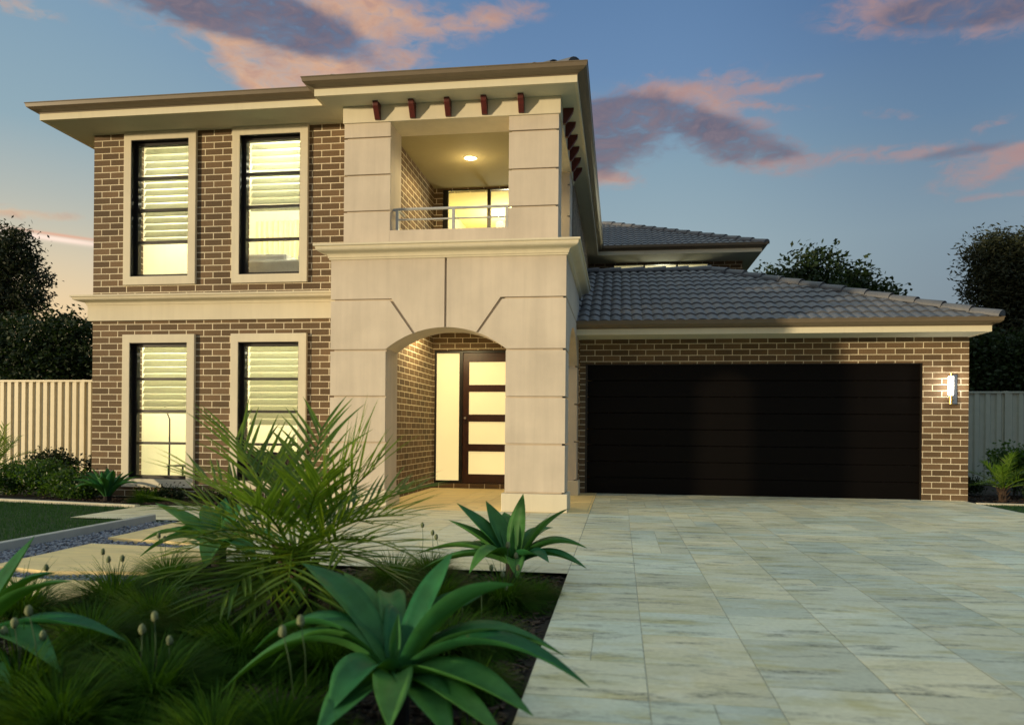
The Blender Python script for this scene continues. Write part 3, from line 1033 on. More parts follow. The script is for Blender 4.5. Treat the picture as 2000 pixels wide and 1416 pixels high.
# paving: stone slabs of mixed size
def paving(name, x0, x1, y0, y1, mat, cell=.22, sub=.22, seed=3, z=0.):
    rnd = random.Random(seed)
    nx, ny = int(math.ceil((x1 - x0) / cell - 1e-6)), int(math.ceil((y1 - y0) / sub - 1e-6))
    used = [[False] * ny for _ in range(nx)]
    b = MB(); gp = .0018
    for j in range(ny):
        for i in range(nx):
            if used[i][j]: continue
            h = rnd.choice([1, 2, 2, 2, 3])
            w = 2 if (i % 2 == 0 and i + 1 < nx and rnd.random() < .90) else 1
            if w == 2 and rnd.random() < .12 and i + 3 < nx and not any(used[i + a][j] for a in range(4)): w = 3 if rnd.random() < .5 else 4
            if w == 2 and used[i + 1][j]: w = 1
            hh_ = 0
            while hh_ < h and j + hh_ < ny and all(i + a < nx and not used[i + a][j + hh_] for a in range(w)): hh_ += 1
            if hh_ == 0: w = 1; hh_ = 1
            for a in range(w):
                for k in range(hh_): used[i + a][j + k] = True
            xa, xb = x0 + i * cell, min(x1, x0 + (i + w) * cell)
            ya, yb_ = y0 + j * sub, min(y1, y0 + (j + hh_) * sub)
            if xb - xa < .02 or yb_ - ya < .02: continue
            dz = rnd.uniform(-.0004, .0006)
            A = (xa + gp, ya + gp); B = (xb - gp, yb_ - gp); c = .0018
            V = [(A[0] + c, A[1] + c, z + dz), (B[0] - c, A[1] + c, z + dz), (B[0] - c, B[1] - c, z + dz), (A[0] + c, B[1] - c, z + dz),
                 (A[0], A[1], z - .0016), (B[0], A[1], z - .0016), (B[0], B[1], z - .0016), (A[0], B[1], z - .0016)]
            cc = (rnd.random(), rnd.random(), rnd.random(), 1)
            b.add(V, [(0, 1, 2, 3), (4, 5, 1, 0), (5, 6, 2, 1), (6, 7, 3, 2), (7, 4, 0, 3)], 0, cc)
    b.add([(x0, y0, z - .003), (x1, y0, z - .003), (x1, y1, z - .003), (x0, y1, z - .003)], [(0, 1, 2, 3)], 1, (.5, .5, .5, 1))
    return tag(b.build(name, [mat, M['grout']], recalc=False), kind='structure')


paving('driveway', DX0, DX1, -2.6 + .02, 11.60, M['paver'])
paving('forecourt', -3.41, DX0 - .001, 5.03, 8.70, M['porchtile'], seed=5)
paving('porch_floor', -3.0, -.331, 8.701, 12.05, M['slab'], seed=8, z=.002)
paving('garden_path', -5.60, -3.411, 7.16, 8.50, M['porchtile'], seed=11, z=.001)

# kerbs
def kerb(name, pts, w, z0, z1, mat, label):
    b = MB(); pts = [Vector((*p, 0)) for p in pts]
    L, Rr = [], []
    for i, p in enumerate(pts):
        d = (pts[min(i + 1, len(pts) - 1)] - pts[max(0, i - 1)]).normalized(); nn = Vector((-d.y, d.x, 0)) * w / 2
        L.append(p + nn); Rr.append(p - nn)
    poly = [(q.x, q.y) for q in L] + [(q.x, q.y) for q in reversed(Rr)]
    b.prism(poly, 'Z', z0, z1)
    o = b.build(name, mat, org=(pts[0].x, pts[0].y, 0), bevel=.006)
    return tag(o, label, 'kerb')


kerb('lawn_kerb', [(-4.60, 1.0), (-4.62, 4.0), (-4.67, 7.15)], .07, -.05, .055, M['kerbgrey'], 'grey concrete kerb between the left lawn and the pebbles')
kerb('bed_kerb', [(-11, 9.10), (-7.68, 8.62), (-5.61, 8.29)], .075, -.05, .022, M['kerbcream'], 'cream concrete kerb between the left lawn and the shrub bed')
kerb('bed_kerb', [(4.80, 11.12), (5.6, 11.05), (12, 10.9)], .08, -.05, .012, M['kerbcream'], 'cream concrete kerb between the driveway side lawn and the palm bed')

# stepping stones
def slab(poly, label, seed):
    rnd = random.Random(seed)
    P = []
    n = len(poly)
    for i in range(n):
        a, b_ = Vector(poly[i]), Vector(poly[(i + 1) % n])
        for k in range(5):
            q = a.lerp(b_, k / 5); P.append((q.x + rnd.uniform(-.008, .008), q.y + rnd.uniform(-.008, .008)))
    b = MB(); b.prism(P, 'Z', -.03, .016)
    b.c = [(rnd.random(), rnd.random(), rnd.random(), 1)] * len(b.f)
    cx_ = sum(p[0] for p in P) / len(P); cy_ = sum(p[1] for p in P) / len(P)
    tag(b.build('stepping_stone', M['slab'], org=(cx_, cy_, 0)), label, 'stepping stone', 'stepping stones in the pebble strip')


slab([(-4.20, 5.82), (-3.30, 5.70), (-3.00, 5.95), (-3.00, 6.92), (-4.26, 6.95)], 'yellow stepping stone in the pebbles nearest the forecourt', 1)
slab([(-4.10, 4.52), (-3.60, 4.40), (-2.90, 4.50), (-2.80, 5.40), (-4.12, 5.50)], 'large yellow stepping stone second from the forecourt', 2)
slab([(-4.05, 3.10), (-2.90, 3.05), (-2.90, 4.16), (-4.08, 4.20)], 'yellow stepping stone third from the forecourt, mostly behind grass', 3)
slab([(-4.05, 1.75), (-2.90, 1.70), (-2.90, 2.82), (-4.08, 2.86)], 'yellow stepping stone nearest the bottom left corner', 4)


# pebbles
def pebbles():
    base = np.array([(0, 0, 1), (.9, 0, .3), (.28, .86, .3), (-.73, .53, .3), (-.73, -.53, .3), (.28, -.86, .3), (.7, .5, -.5), (-.3, .8, -.5), (-.9, 0, -.5), (-.3, -.8, -.5), (.7, -.5, -.5)])
    F = []
    for i in range(5):
        a, b_ = 1 + i, 1 + (i + 1) % 5
        c, d = 6 + i, 6 + (i + 1) % 5
        F += [(0, a, b_), (a, c, b_), (b_, c, d)]
    F = np.array(F)
    N = 15000
    x = RNG.uniform(-4.63, -2.85, N); y = RNG.uniform(3.0, 7.14, N)
    s = RNG.uniform(.008, .017, N); a = RNG.uniform(0, 2 * np.pi, N)
    sx, sy, sz = s * RNG.uniform(.9, 1.5, N), s, s * RNG.uniform(.5, .8, N)
    z = RNG.uniform(-.024, -.006, N)
    bx = base[None, :, 0] * sx[:, None]; by = base[None, :, 1] * sy[:, None]; bz = base[None, :, 2] * sz[:, None]
    X = bx * np.cos(a)[:, None] - by * np.sin(a)[:, None] + x[:, None]
    Y = bx * np.sin(a)[:, None] + by * np.cos(a)[:, None] + y[:, None]
    V = np.stack([X, Y, bz + z[:, None]], -1).reshape(-1, 3)
    FF = (F[None] + (np.arange(N) * len(base))[:, None, None]).reshape(-1, 3)
    tint = np.repeat(RNG.uniform(0, 1, (N, 3)), len(F), axis=0)
    o = np_mesh('pebbles', V, FF, M['pebble'], tint=tint, smooth=True)
    tag(o, 'blue-grey pebbles filling the strip around the stepping stones', 'pebbles', kind='stuff')


pebbles()
sheet('pebble_bed', [(-4.63, -2), (-2.85, -2), (-2.85, 7.15), (-4.63, 7.15)], -.024, simple('pebble_ground', (.09, .10, .13), .9, 0, .6, 60))


def mulch():
    N = 16000
    x = RNG.uniform(-2.84, -.36, N); y = RNG.uniform(1.7, 5.0, N)
    x[:3500] = RNG.uniform(-7.6, -4.9, 3500); y[:3500] = RNG.uniform(8.75, 9.48, 3500)
    x[3500:6000] = RNG.uniform(4.95, 8.5, 2500); y[3500:6000] = RNG.uniform(11.15, 13.0, 2500)
    a = RNG.uniform(0, 2 * np.pi, N); l = RNG.uniform(.008, .024, N); w = l * RNG.uniform(.3, .6, N)
    d = np.stack([np.cos(a), np.sin(a), RNG.uniform(-.4, .4, N)], 1) * l[:, None]
    q = np.stack([-np.sin(a), np.cos(a), RNG.uniform(-.5, .5, N)], 1) * w[:, None]
    c = np.stack([x, y, RNG.uniform(-.026, -.012, N)], 1)
    V = np.stack([c - d - q, c + d - q, c + d + q, c - d + q], 1)
    V2 = V + np.array([0, 0, -.004])
    V = np.concatenate([V, V2], 1).reshape(-1, 3)
    F = np.array([(0, 1, 2, 3), (7, 6, 5, 4), (0, 4, 5, 1), (1, 5, 6, 2), (2, 6, 7, 3), (3, 7, 4, 0)])
    FF = (F[None] + (np.arange(N) * 8)[:, None, None]).reshape(-1, 4)
    o = np_mesh('mulch_chips', V, FF, simple('bark_chip', (.040, .024, .014), .9, 0, .8, 14))
    tag(o, 'dark bark mulch chips scattered over the garden beds', 'mulch', kind='stuff')


mulch()


# lawns
def blades(name, xy, hmin, hmax, w, mat, label, kind='stuff', z0=-.02, lean=.5):
    N = len(xy)
    a = RNG.uniform(0, 2 * np.pi, N); h = RNG.uniform(hmin, hmax, N); ln = RNG.uniform(.1, lean, N) * h
    d = np.stack([np.cos(a), np.sin(a)], 1); pr = np.stack([-d[:, 1], d[:, 0]], 1) * w
    b0 = np.concatenate([xy - pr / 2, np.full((N, 1), z0)], 1); b1 = np.concatenate([xy + pr / 2, np.full((N, 1), z0)], 1)
    tp = np.concatenate([xy + d * ln[:, None], (z0 + h)[:, None]], 1)
    V = np.stack([b0, b1, tp], 1).reshape(-1, 3); F = np.arange(3 * N).reshape(-1, 3)
    o = np_mesh(name, V, F, mat, tint=np.repeat(RNG.uniform(0, 1, (N, 1)), 3, 1))
    return tag(o, label, 'grass', kind=kind)


def lawn_base(poly, name='lawn_ground'): sheet(name, poly, -.012, simple(name, (.012, .040, .010), .95, 0, .5, 9))


lawn_base([(-14, 1.), (-4.64, 1.), (-4.70, 7.16), (-5.60, 7.16), (-5.60, 8.26), (-7.68, 8.58), (-14, 9.5)])
N = 90000
xy = np.stack([RNG.uniform(-10, -4.65, N), RNG.uniform(4., 9.0, N)], 1)
keep = (xy[:, 1] < 8.56 - (xy[:, 0] + 7.68) * .16) & ~((xy[:, 0] > -5.62) & (xy[:, 1] > 7.14))
blades('lawn', xy[keep], .018, .042, .004, M['lawn'], 'short dark green lawn on the left between kerb and shrub bed', z0=-.014)
lawn_base([(4.80, 5), (14, 5), (14, 10.86), (4.80, 11.07)])
xy = np.stack([RNG.uniform(4.82, 8.0, 20000), RNG.uniform(8.5, 11.05, 20000)], 1)
blades('lawn', xy[xy[:, 1] < 11.05 - (xy[:, 0] - 4.8) * .03], .015, .035, .004, M['lawn'], 'small patch of lawn right of the driveway below the palm bed', z0=-.014)


# ------------------------------------------------------------------ fences
def fence(x0, x1, y, h, pitch, mat, label, zb=-.03, slope=0., posts=()):
    e = empty('steel_fence', ((x0 + x1) / 2, y, 0), label, 'fence')
    b = MB()
    P = []
    x = x0
    while x < x1:
        for (dx, dy) in ((0, 0), (.38, 0), (.50, .032), (.88, .032)):
            xx = x + dx * pitch
            if xx <= x1: P.append((xx, y + dy + slope * (xx - x0)))
        x += pitch
    vs = []; 
    for (px_, py_) in P: vs += [(px_, py_, zb), (px_, py_, h - .02), (px_, py_ + .003, zb), (px_, py_ + .003, h - .02)]
    fs = []
    for i in range(len(P) - 1):
        k = 4 * i
        fs += [(k, k + 4, k + 5, k + 1), (k + 2, k + 3, k + 7, k + 6)]
    b.add(vs, fs); b.build('fence_sheet', mat, e, recalc=False)
    b = MB(); 
    for zz in (h - .035, zb + .03):
        b.add([(x0, y - .014, zz - .018), (x1, y - .014 + slope * (x1 - x0), zz - .018), (x1, y - .014 + slope * (x1 - x0), zz + .018), (x0, y - .014, zz + .018),
               (x0, y + .05, zz - .018), (x1, y + .05 + slope * (x1 - x0), zz - .018), (x1, y + .05 + slope * (x1 - x0), zz + .018), (x0, y + .05, zz + .018)],
              [(0, 1, 2, 3), (4, 7, 6, 5), (3, 2, 6, 7), (0, 4, 5, 1), (0, 3, 7, 4), (1, 5, 6, 2)])
    b.build('fence_rail', mat, e)
    for px_ in posts:
        b = MB(); yy = y + slope * (px_ - x0); b.box(px_ - .03, px_ + .03, yy - .010, yy + .05, zb, h - .01); b.build('fence_post', mat, e, bevel=.004)
    return e


fence(-15.0, -7.1, 12.66, 1.80, .147, M['fencecream'], 'cream corrugated steel fence left of the house', posts=(-9.66, -12.0, -14.4))
fence(4.9, 14.0, 16.1, 1.80, .20, M['fencegreen'], 'pale green corrugated steel fence right of the garage', posts=(7.47, 9.85, 12.2))


# ------------------------------------------------------------------ plants
def bez(P, n):
    out = []
    for i in range(n + 1):
        t = i / n
        if len(P) == 3: out.append(P[0] * (1 - t) ** 2 + P[1] * 2 * t * (1 - t) + P[2] * t * t)
        else: out.append(P[0] * (1 - t) ** 3 + P[1] * 3 * t * (1 - t) ** 2 + P[2] * 3 * t * t * (1 - t) + P[3] * t ** 3)
    return out


def blade_leaf(parent, base, ctrl, tip, W, fold=.30, twist=0., name='leaf', mat=None, wmax=.50):
    """broad succulent leaf: pointed, widest in the middle, channelled, with real thickness"""
    n = 18; K = 7
    P = bez([Vector(base), Vector(ctrl), Vector(tip)], n)
    vs = []; fs = []
    tr = random.random()
    hor = Vector(tip) - Vector(base); hor.z = 0
    if hor.length < .01: hor = Vector((1, 0, 0))
    side0 = hor.normalized().cross(Vector((0, 0, 1)))
    for i, p in enumerate(P):
        t = i / n
        d = (P[min(i + 1, n)] - P[max(i - 1, 0)]).normalized()
        side = (side0 - d * side0.dot(d)).normalized()
        nr = side.cross(d)
        a = twist * t
        side, nr = side * math.cos(a) + nr * math.sin(a), nr * math.cos(a) - side * math.sin(a)
        if t < wmax: w = W * (.50 + .50 * math.sin(math.pi / 2 * t / wmax))
        else: w = W * max(0, math.cos(math.pi / 2 * (t - wmax) / (1 - wmax))) ** .95
        w = max(w, .0015)
        wav = 1 + .04 * math.sin(t * 9 + tr * 6)
        for k in range(K):
            q = 2 * k / (K - 1) - 1
            vs.append(p + side * (q * w / 2 * wav) + nr * (abs(q) ** 1.6 * w * fold * (1 - .5 * t)))
        for k in range(K):
            q = 2 * k / (K - 1) - 1
            th = (.012 * (1 - t) + .003) * (1 - q * q) * min(1, w / .03) + .0006
            vs.append(p + side * (q * w / 2 * wav) + nr * (abs(q) ** 1.6 * w * fold * (1 - .5 * t) - th))
    S_ = 2 * K
    for i in range(n):
        for k in range(K - 1):
            fs.append((i * S_ + k, i * S_ + k + 1, (i + 1) * S_ + k + 1, (i + 1) * S_ + k))
            fs.append((i * S_ + K + k, (i + 1) * S_ + K + k, (i + 1) * S_ + K + k + 1, i * S_ + K + k + 1))
        fs.append((i * S_, (i + 1) * S_, (i + 1) * S_ + K, i * S_ + K))
        fs.append((i * S_ + K - 1, i * S_ + 2 * K - 1, (i + 1) * S_ + 2 * K - 1, (i + 1) * S_ + K - 1))
    b = MB(); b.add(vs, fs, 0, (tr, random.random(), 0, 1))
    return b.build(name, mat or M['agave'], parent, smooth=True)


AG = 'broad leaved agaves in the garden beds'


def agave(center, leaves, label, W, stem=.12):
    c = Vector(center)
    e = empty('agave', (c.x, c.y, -.03), label, 'agave', AG)
    b = MB(); b.tube([(c.x, c.y, -.04), (c.x, c.y, c.z + .02)], [.05, .045], 12); b.build('stem', M['soil'], e)
    for L_ in leaves:
        tip, lift = L_[0], L_[1]
        w = W * (L_[2] if len(L_) > 2 else 1.)
        tw = L_[3] if len(L_) > 3 else 0.
        d = Vector(tip) - c; hz = Vector((d.x, d.y, 0))
        base = c + (hz.normalized() * .03 if hz.length > .02 else Vector((0, 0, 0)))
        ctrl = base + (Vector(tip) - base) * .42 + Vector((0, 0, lift))
        blade_leaf(e, base, ctrl, tip, w, twist=tw)
    # young spear in the heart
    blade_leaf(e, c, c + Vector((.005, 0, .10)), c + Vector((.0, .03, .18 * (W / .12))), W * .30, fold=.8)
    return e


def T(x, y, Y): return at(x, y, Y)


# big agave in the foreground (leaf tips measured from the photograph)
c1 = at(772, 1312, 2.42)
agave(c1, [
    (T(590, 1100, 2.75), .12, 1.05), (T(672, 1118, 2.88), .09, .85), (T(757, 1166, 2.95), .22, .8), (T(884, 1078, 2.62), .06, .95),
    (T(940, 1163, 2.62), .13, 1.05, -.4), (T(1003, 1141, 2.38), .15, 1.2, .5), (T(1105, 1282, 2.55), .22, .9), (T(1152, 1342, 2.36), .24, .95),
    (T(1042, 1398, 2.12), .10, 1.1), (T(885, 1450, 2.02), .07, 1.1), (T(760, 1425, 1.98), .09, 1.0), (T(985, 1440, 2.0), .06, .9), (T(640, 1396, 2.10), .14, 1.15), (T(615, 1440, 2.0), .06, 1.1),
    (T(494, 1272, 2.50), .27, .95), (T(528, 1303, 2.40), .25, .9), (T(426, 1356, 2.28), .28, .85), (T(800, 1210, 2.80), .22, 1.0),
    (T(700, 1240, 2.9), .18, .8), (T(1010, 1270, 2.9), .16, .8)],
    'largest pale green agave at the bottom centre of the picture', .122)
c2 = at(1002, 1098, 4.72)
agave(c2, [
    (T(876, 1015, 4.8), .05, .8), (T(892, 982, 4.9), .04, .95), (T(949, 978, 5.0), .05, .8), (T(1022, 964, 4.8), .03, .9), (T(1110, 993, 4.85), .10, .85, .3),
    (T(1147, 1070, 4.75), .16, .9), (T(1146, 1110, 4.55), .14, .8), (T(1072, 1098, 4.45), .12, .8), (T(916, 1120, 4.45), .20, .9), (T(812, 1082, 4.9), .16, .7),
    (T(806, 1122, 4.6), .16, .7), (T(908, 1063, 5.0), .12, .5), (T(1010, 1130, 4.4), .12, .8), (T(985, 1000, 5.1), .10, .8), (T(1080, 1030, 5.1), .12, .8)],
    'agave at the corner of the bed beside the driveway in front of the portico', .155)
c3 = at(428, 1072, 4.85)
agave(c3, [
    (T(303, 982, 5.1), .06, .9), (T(398, 985, 5.2), .06, .9), (T(440, 972, 5.1), .05, .8), (T(478, 975, 5.0), .05, .9), (T(520, 1000, 5.1), .08, .9),
    (T(342, 1045, 4.8), .20, .8), (T(275, 1058, 4.9), .20, .7), (T(272, 1088, 4.7), .22, .8), (T(560, 1060, 4.8), .18, .8), (T(400, 1110, 4.4), .16, .9),
    (T(500, 1100, 4.5), .16, .9), (T(450, 1020, 5.3), .14, .8)],
    'dark green agave beside the pebbles, left of the feathery palm', .17)
c5 = at(-75, 1275, 2.62)
agave(c5, [
    (T(68, 1046, 2.85), .05, .8), (T(108, 1118, 2.75), .16, .9), (T(140, 1135, 2.6), .16, .8), (T(248, 1252, 2.55), .20, .8), (T(118, 1312, 2.35), .20, 1.1),
    (T(-120, 1200, 2.8), .18, .9), (T(-150, 1330, 2.4), .18, .9), (T(20, 1420, 2.1), .12, 1.0), (T(-40, 1130, 3.), .1, .9)],
    'agave cut off by the left edge of the picture in the foreground', .135)


def random_agave(center, n, L, W, label, seed):
    rnd = random.Random(seed); c = Vector(center); lv = []
    for k in range(n):
        a = k * 2.399 + rnd.uniform(-.2, .2); f_ = k / n
        el = R(78 - 68 * f_ + rnd.uniform(-6, 6)); l = L * (.75 + .35 * f_) * rnd.uniform(.88, 1.1)
        tip = c + Vector((math.cos(a) * math.cos(el) * l, math.sin(a) * math.cos(el) * l, math.sin(el) * l * .9))
        tip.z = max(tip.z, .03)
        lv.append((tip, L * (.08 + .28 * f_), rnd.uniform(.85, 1.1)))
    return agave(c, lv, label, W)


random_agave((-6.50, 8.98, .05), 16, .50, .11, 'small agave in the bed below the lower left window', 4)
random_agave((-8.62, 9.10, .05), 12, .36, .09, 'agave at the far left edge in front of the cream fence', 9)


# feathery palms
def frond(parent, base, ctrl, tip, LL, npair=26, lw=.011, droop=.25, seed=0, start=.18):
    rnd = random.Random(seed)
    n = 24
    P = bez([Vector(base), Vector(ctrl), Vector(tip)], n)
    b = MB()
    b.tube(P, [.007 * (1 - .75 * i / n) + .0012 for i in range(n + 1)], 5); 
    b.c = [(.9, .5, 0, 1)] * len(b.f)
    for j in range(npair):
        t = start + (1 - start) * (j + .5) / npair
        i = min(n - 1, int(t * n)); fr_ = t * n - i
        p = P[i].lerp(P[i + 1], fr_); d = (P[i + 1] - P[i]).normalized()
        side = d.cross(Vector((0, 0, 1)))
        if side.length < .05: side = Vector((1, 0, 0))
        side.normalize(); up = side.cross(d)
        prof = math.sin(math.pi * min(.86, .25 + .66 * (t - start) / (1 - start))) ** .5
        for sg in (-1, 1):
            l = LL * (prof * .9 + .12) * rnd.uniform(.85, 1.12)
            ang = R(60 - 27 * t + rnd.uniform(-8, 8)); lf_ = R(22 + rnd.uniform(-14, 14))
            dr = (d * math.cos(ang) + side * (sg * math.sin(ang) * math.cos(lf_)) + up * (math.sin(ang) * math.sin(lf_))).normalized()
            Q = []; q = p.copy(); dd = dr.copy(); ns = 5
            for s_ in range(ns + 1):
                Q.append(q.copy()); q += dd * (l / ns); dd = (dd + Vector((0, 0, -droop * rnd.uniform(.5, 1.2) / ns * (1 + s_)))).normalized()
            wd = dr.cross(up)
            if wd.length < .1: wd = dr.cross(side)
            wd.normalize()
            nr = wd.cross(dr)
            vs = []
            for s_, qq in enumerate(Q):
                t2 = s_ / ns
                w = lw * (.55 + .9 * t2 if t2 < .4 else .95 * (1 - ((t2 - .4) / .6) ** 1.5)) * .5 + .0004
                vs += [qq - wd * w + nr * w * .35, qq, qq + wd * w + nr * w * .35]
            fs = []
            for s_ in range(ns):
                k = 3 * s_; fs += [(k, k + 1, k + 4, k + 3), (k + 1, k + 2, k + 5, k + 4)]
            b.add(vs, fs, 0, (rnd.random(), rnd.random(), 0, 1))
    return b.build('frond', M['palm'], parent, recalc=False)


pc = at(578, 1085, 3.60)
palm = empty('feather_palm', (pc.x, pc.y, -.03), 'bushy feather palm with arching fronds in the middle of the front bed', 'palm', None)
mb = MB(); rnd = random.Random(2)
pts = [(pc.x, pc.y, -.04 + .06 * i) for i in range(7)]
mb.tube(pts, [.085, .09, .08, .085, .075, .07, .04], 14)
for k in range(70):
    a = rnd.uniform(0, 6.28); z = rnd.uniform(0, .32); r = .075
    p = Vector((pc.x + r * math.cos(a), pc.y + r * math.sin(a), z)); q = p + Vector((math.cos(a) * .05, math.sin(a) * .05, .06))
    mb.tube([p, q], [.014, .004], 5)
mb.build('trunk', M['palmbark'], palm)
FR = [  # tip px, py, Y, lift, leaflet length
    (432, 800, 3.9, .10, .27), (640, 780, 4.2, .10, .24), (735, 815, 3.75, .08, .28), (770, 870, 3.6, .10, .26), (350, 900, 3.7, .14, .27), (290, 975, 3.5, .20, .22),
    (520, 860, 4.1, .10, .26), (840, 985, 3.5, .16, .26), (845, 1075, 3.3, .18, .26), (330, 1125, 3.1, .18, .27), (400, 1190, 2.95, .14, .25), (560, 1150, 2.9, .18, .25),
    (300, 1080, 3.6, .22, .22), (700, 1090, 3.1, .20, .22), (640, 900, 3.3, .10, .22), (470, 960, 3.2, .14, .24), (860, 930, 4.2, .16, .26), (620, 1160, 3.2, .2, .24), (470, 1180, 3.2, .18, .25), (330, 1040, 3.2, .2, .24), (800, 1130, 3.7, .16, .24), (520, 1215, 3.0, .22, .25), (610, 1230, 3.05, .22, .25), (440, 1235, 3.0, .2, .25), (760, 1010, 4.2, .20, .26), (560, 900, 4.3, .12, .25), (700, 960, 4.3, .15, .25)]
for k, (x, y, Y, lf, ll) in enumerate(FR):
    tip = T(x, y, Y); a = (tip - pc); hz = Vector((a.x, a.y, 0))
    base = pc + (hz.normalized() * .03 if hz.length > .01 else Vector((0, 0, 0)))
    ctrl = base + (tip - base) * .45 + Vector((0, 0, lf))
    tip = base + (tip - base) * .80; ctrl = base + (tip - base) * .45 + Vector((0, 0, lf * .8))
    frond(palm, base, ctrl, tip, ll * (1.55 if k < 8 else 1.35), npair=12, lw=.020, seed=k, start=.22, droop=.09)


def small_palm(c, n, L, label, seed, LL=.13, zlo=0.):
    rnd = random.Random(seed); c = Vector(c)
    e = empty('small_palm', (c.x, c.y, -.03), label, 'palm', 'small feather palms by the fences')
    b = MB(); b.tube([(c.x, c.y, -.04), (c.x, c.y, c.z)], [.06, .05], 10)
    for k in range(30):
        a = rnd.uniform(0, 6.28); z = rnd.uniform(0, c.z)
        b.tube([(c.x + .05 * math.cos(a), c.y + .05 * math.sin(a), z), (c.x + .09 * math.cos(a), c.y + .09 * math.sin(a), z + .05)], [.01, .003], 4)
    b.build('trunk', M['palmbark'], e)
    for k in range(n):
        a = k * 2.399; f_ = k / n; el = R(75 - 80 * f_); l = L * rnd.uniform(.85, 1.1)
        tip = c + Vector((math.cos(a) * math.cos(el), math.sin(a) * math.cos(el), math.sin(el))) * l
        tip.z = max(.05, tip.z)
        frond(e, c, c + (tip - c) * .45 + Vector((0, 0, L * .18)), tip, LL, npair=14, lw=.012, seed=seed * 50 + k)
    return e


small_palm((5.42, 11.75, .16), 15, .50, 'small palm with fan of green fronds right of the garage', 3, LL=.17)
small_palm((-8.95, 9.9, .30), 13, .62, 'palm at the far left edge in front of the cream fence', 6, LL=.2)


# tussocks
def tussock_mesh(n, L, W, seed, spread=1.):
    rnd = np.random.default_rng(seed)
    az = rnd.uniform(0, 2 * np.pi, n); el0 = np.radians(np.degrees(np.arcsin(rnd.uniform(.15, .999, n)))); l = L * rnd.uniform(.78, 1.05, n)
    r0 = rnd.uniform(0, .05, n) * spread
    ns = 5
    d = np.stack([np.cos(az), np.sin(az)], 1)
    p = np.concatenate([d * r0[:, None], np.zeros((n, 1))], 1)
    el = el0.copy(); rows = []
    prp = np.stack([-d[:, 1], d[:, 0], np.zeros(n)], 1)
    bend = rnd.uniform(.9, 1.7, n)
    for s in range(ns + 1):
        w = W * (1 - (s / ns) ** 1.6) * .5 + .0003
        rows.append(np.stack([p - prp * w, p + prp * w], 1))
        st = (l / ns)[:, None]
        p = p + np.concatenate([d * np.cos(el)[:, None], np.sin(el)[:, None]], 1) * st
        el = el - bend / ns
        p[:, 2] = np.maximum(p[:, 2], .01)
    V = np.stack(rows, 1).reshape(n, -1, 3)
    m = V.shape[1]
    F = np.array([(2 * s, 2 * s + 1, 2 * s + 3, 2 * s + 2) for s in range(ns)])
    FF = (F[None] + (np.arange(n) * m)[:, None, None]).reshape(-1, 4)
    tint = np.repeat(np.repeat(rnd.uniform(0, 1, (n, 1)), 3, 1), ns, axis=0)
    return V.reshape(-1, 3), FF, tint


TG = 'grassy tussocks in the garden bed'
TM = []
for s in range(3):
    V, F, tt = tussock_mesh(1500, .36, .0060, 40 + s, 1.6)
    o_ = np_mesh('blades', V, F, M['grass'], tint=tt); TM.append(o_.data); bpy.data.objects.remove(o_)
budmesh = MB()


def bud(parent, p, h=.2):
    """flower stalk with a fuzzy ovoid head; p = head centre"""
    b = MB(); p = Vector(p); g0 = Vector((p.x + random.uniform(-.03, .03), p.y + .02, max(0, p.z - h)))
    b.tube([g0, g0.lerp(p, .5) + Vector((.006, 0, 0)), p], .0015, 4, m=1)
    K, J = 9, 7
    r, hh = .0115, .019
    vs = []
    for j in range(J + 1):
        t = math.pi * j / J
        for k in range(K):
            a = 2 * math.pi * k / K
            rr = r * math.sin(t) * (1.18 - .25 * (1 - math.cos(t)) / 2) * random.uniform(.88, 1.14)
            vs.append(p + Vector((rr * math.cos(a), rr * math.sin(a), -math.cos(t) * hh)))
    fs = [(j * K + k, j * K + (k + 1) % K, (j + 1) * K + (k + 1) % K, (j + 1) * K + k) for j in range(J) for k in range(K)]
    b.add(vs, fs, 0)
    b.build('flower_head', [M['bud'], M['stem']], parent, smooth=True)


def tussock(x, y, s, k, label, buds=()):
    e = empty('grass_tussock', (x, y, -.03), label, 'grass tussock', TG)
    o = bpy.data.objects.new('blades', TM[k]); col.objects.link(o); o.parent = e
    o.scale = (s, s, s); o.rotation_euler = (0, 0, random.uniform(0, 6.28))
    for (bx, by) in buds:
        bud(e, T(bx, by, y + random.uniform(-.12, .12)))
    return e


def gx(px, Y): return at(px, 1000, Y).x


tussock(gx(300, 2.45), 2.45, .95, 0, 'large tussock at the bottom left with three pale flower heads', [(302, 1203), (278, 1228), (331, 1250)])
tussock(gx(40, 2.35), 2.35, 1.0, 1, 'tussock in the bottom left corner under the cut off agave', [(56, 1192), (28, 1216), (84, 1240), (8, 1232)])
tussock(gx(545, 2.2), 2.2, .72, 2, 'tussock at the bottom edge left of the largest agave', [(587, 1212), (552, 1232)])
tussock(gx(225, 3.7), 3.7, .95, 1, 'tussock with small dark flower heads in front of the second stepping stone', [(201, 1077), (212, 1092), (239, 1090), (90, 1108)])
tussock(gx(395, 3.2), 3.2, .9, 2, 'tussock between the left agaves and the feather palm')
tussock(gx(330, 4.3), 4.3, .85, 0, 'small tussock beside the pebbles under the dark green agave', [(310, 1045), (322, 1052)])
tussock(gx(985, 4.1), 4.1, .85, 1, 'tussock with many white flower heads below the corner agave', [(992, 1064), (1008, 1085), (960, 1108), (982, 1122), (1012, 1108), (955, 1140), (990, 1150)])
tussock(gx(960, 3.30), 3.30, .62, 2, 'small tussock inside the bed edge next to the driveway', [(940, 1150), (905, 1162)])
tussock(gx(850, 5.0), 4.85, .75, 0, 'tussock at the back edge of the bed with three dark flower heads', [(825, 1025), (845, 1040), (852, 1048)])
tussock(gx(880, 3.2), 3.15, .85, 1, 'tussock directly behind the largest agave')
tussock(gx(760, 4.4), 4.5, .85, 2, 'tussock right of the feather palm near the forecourt')
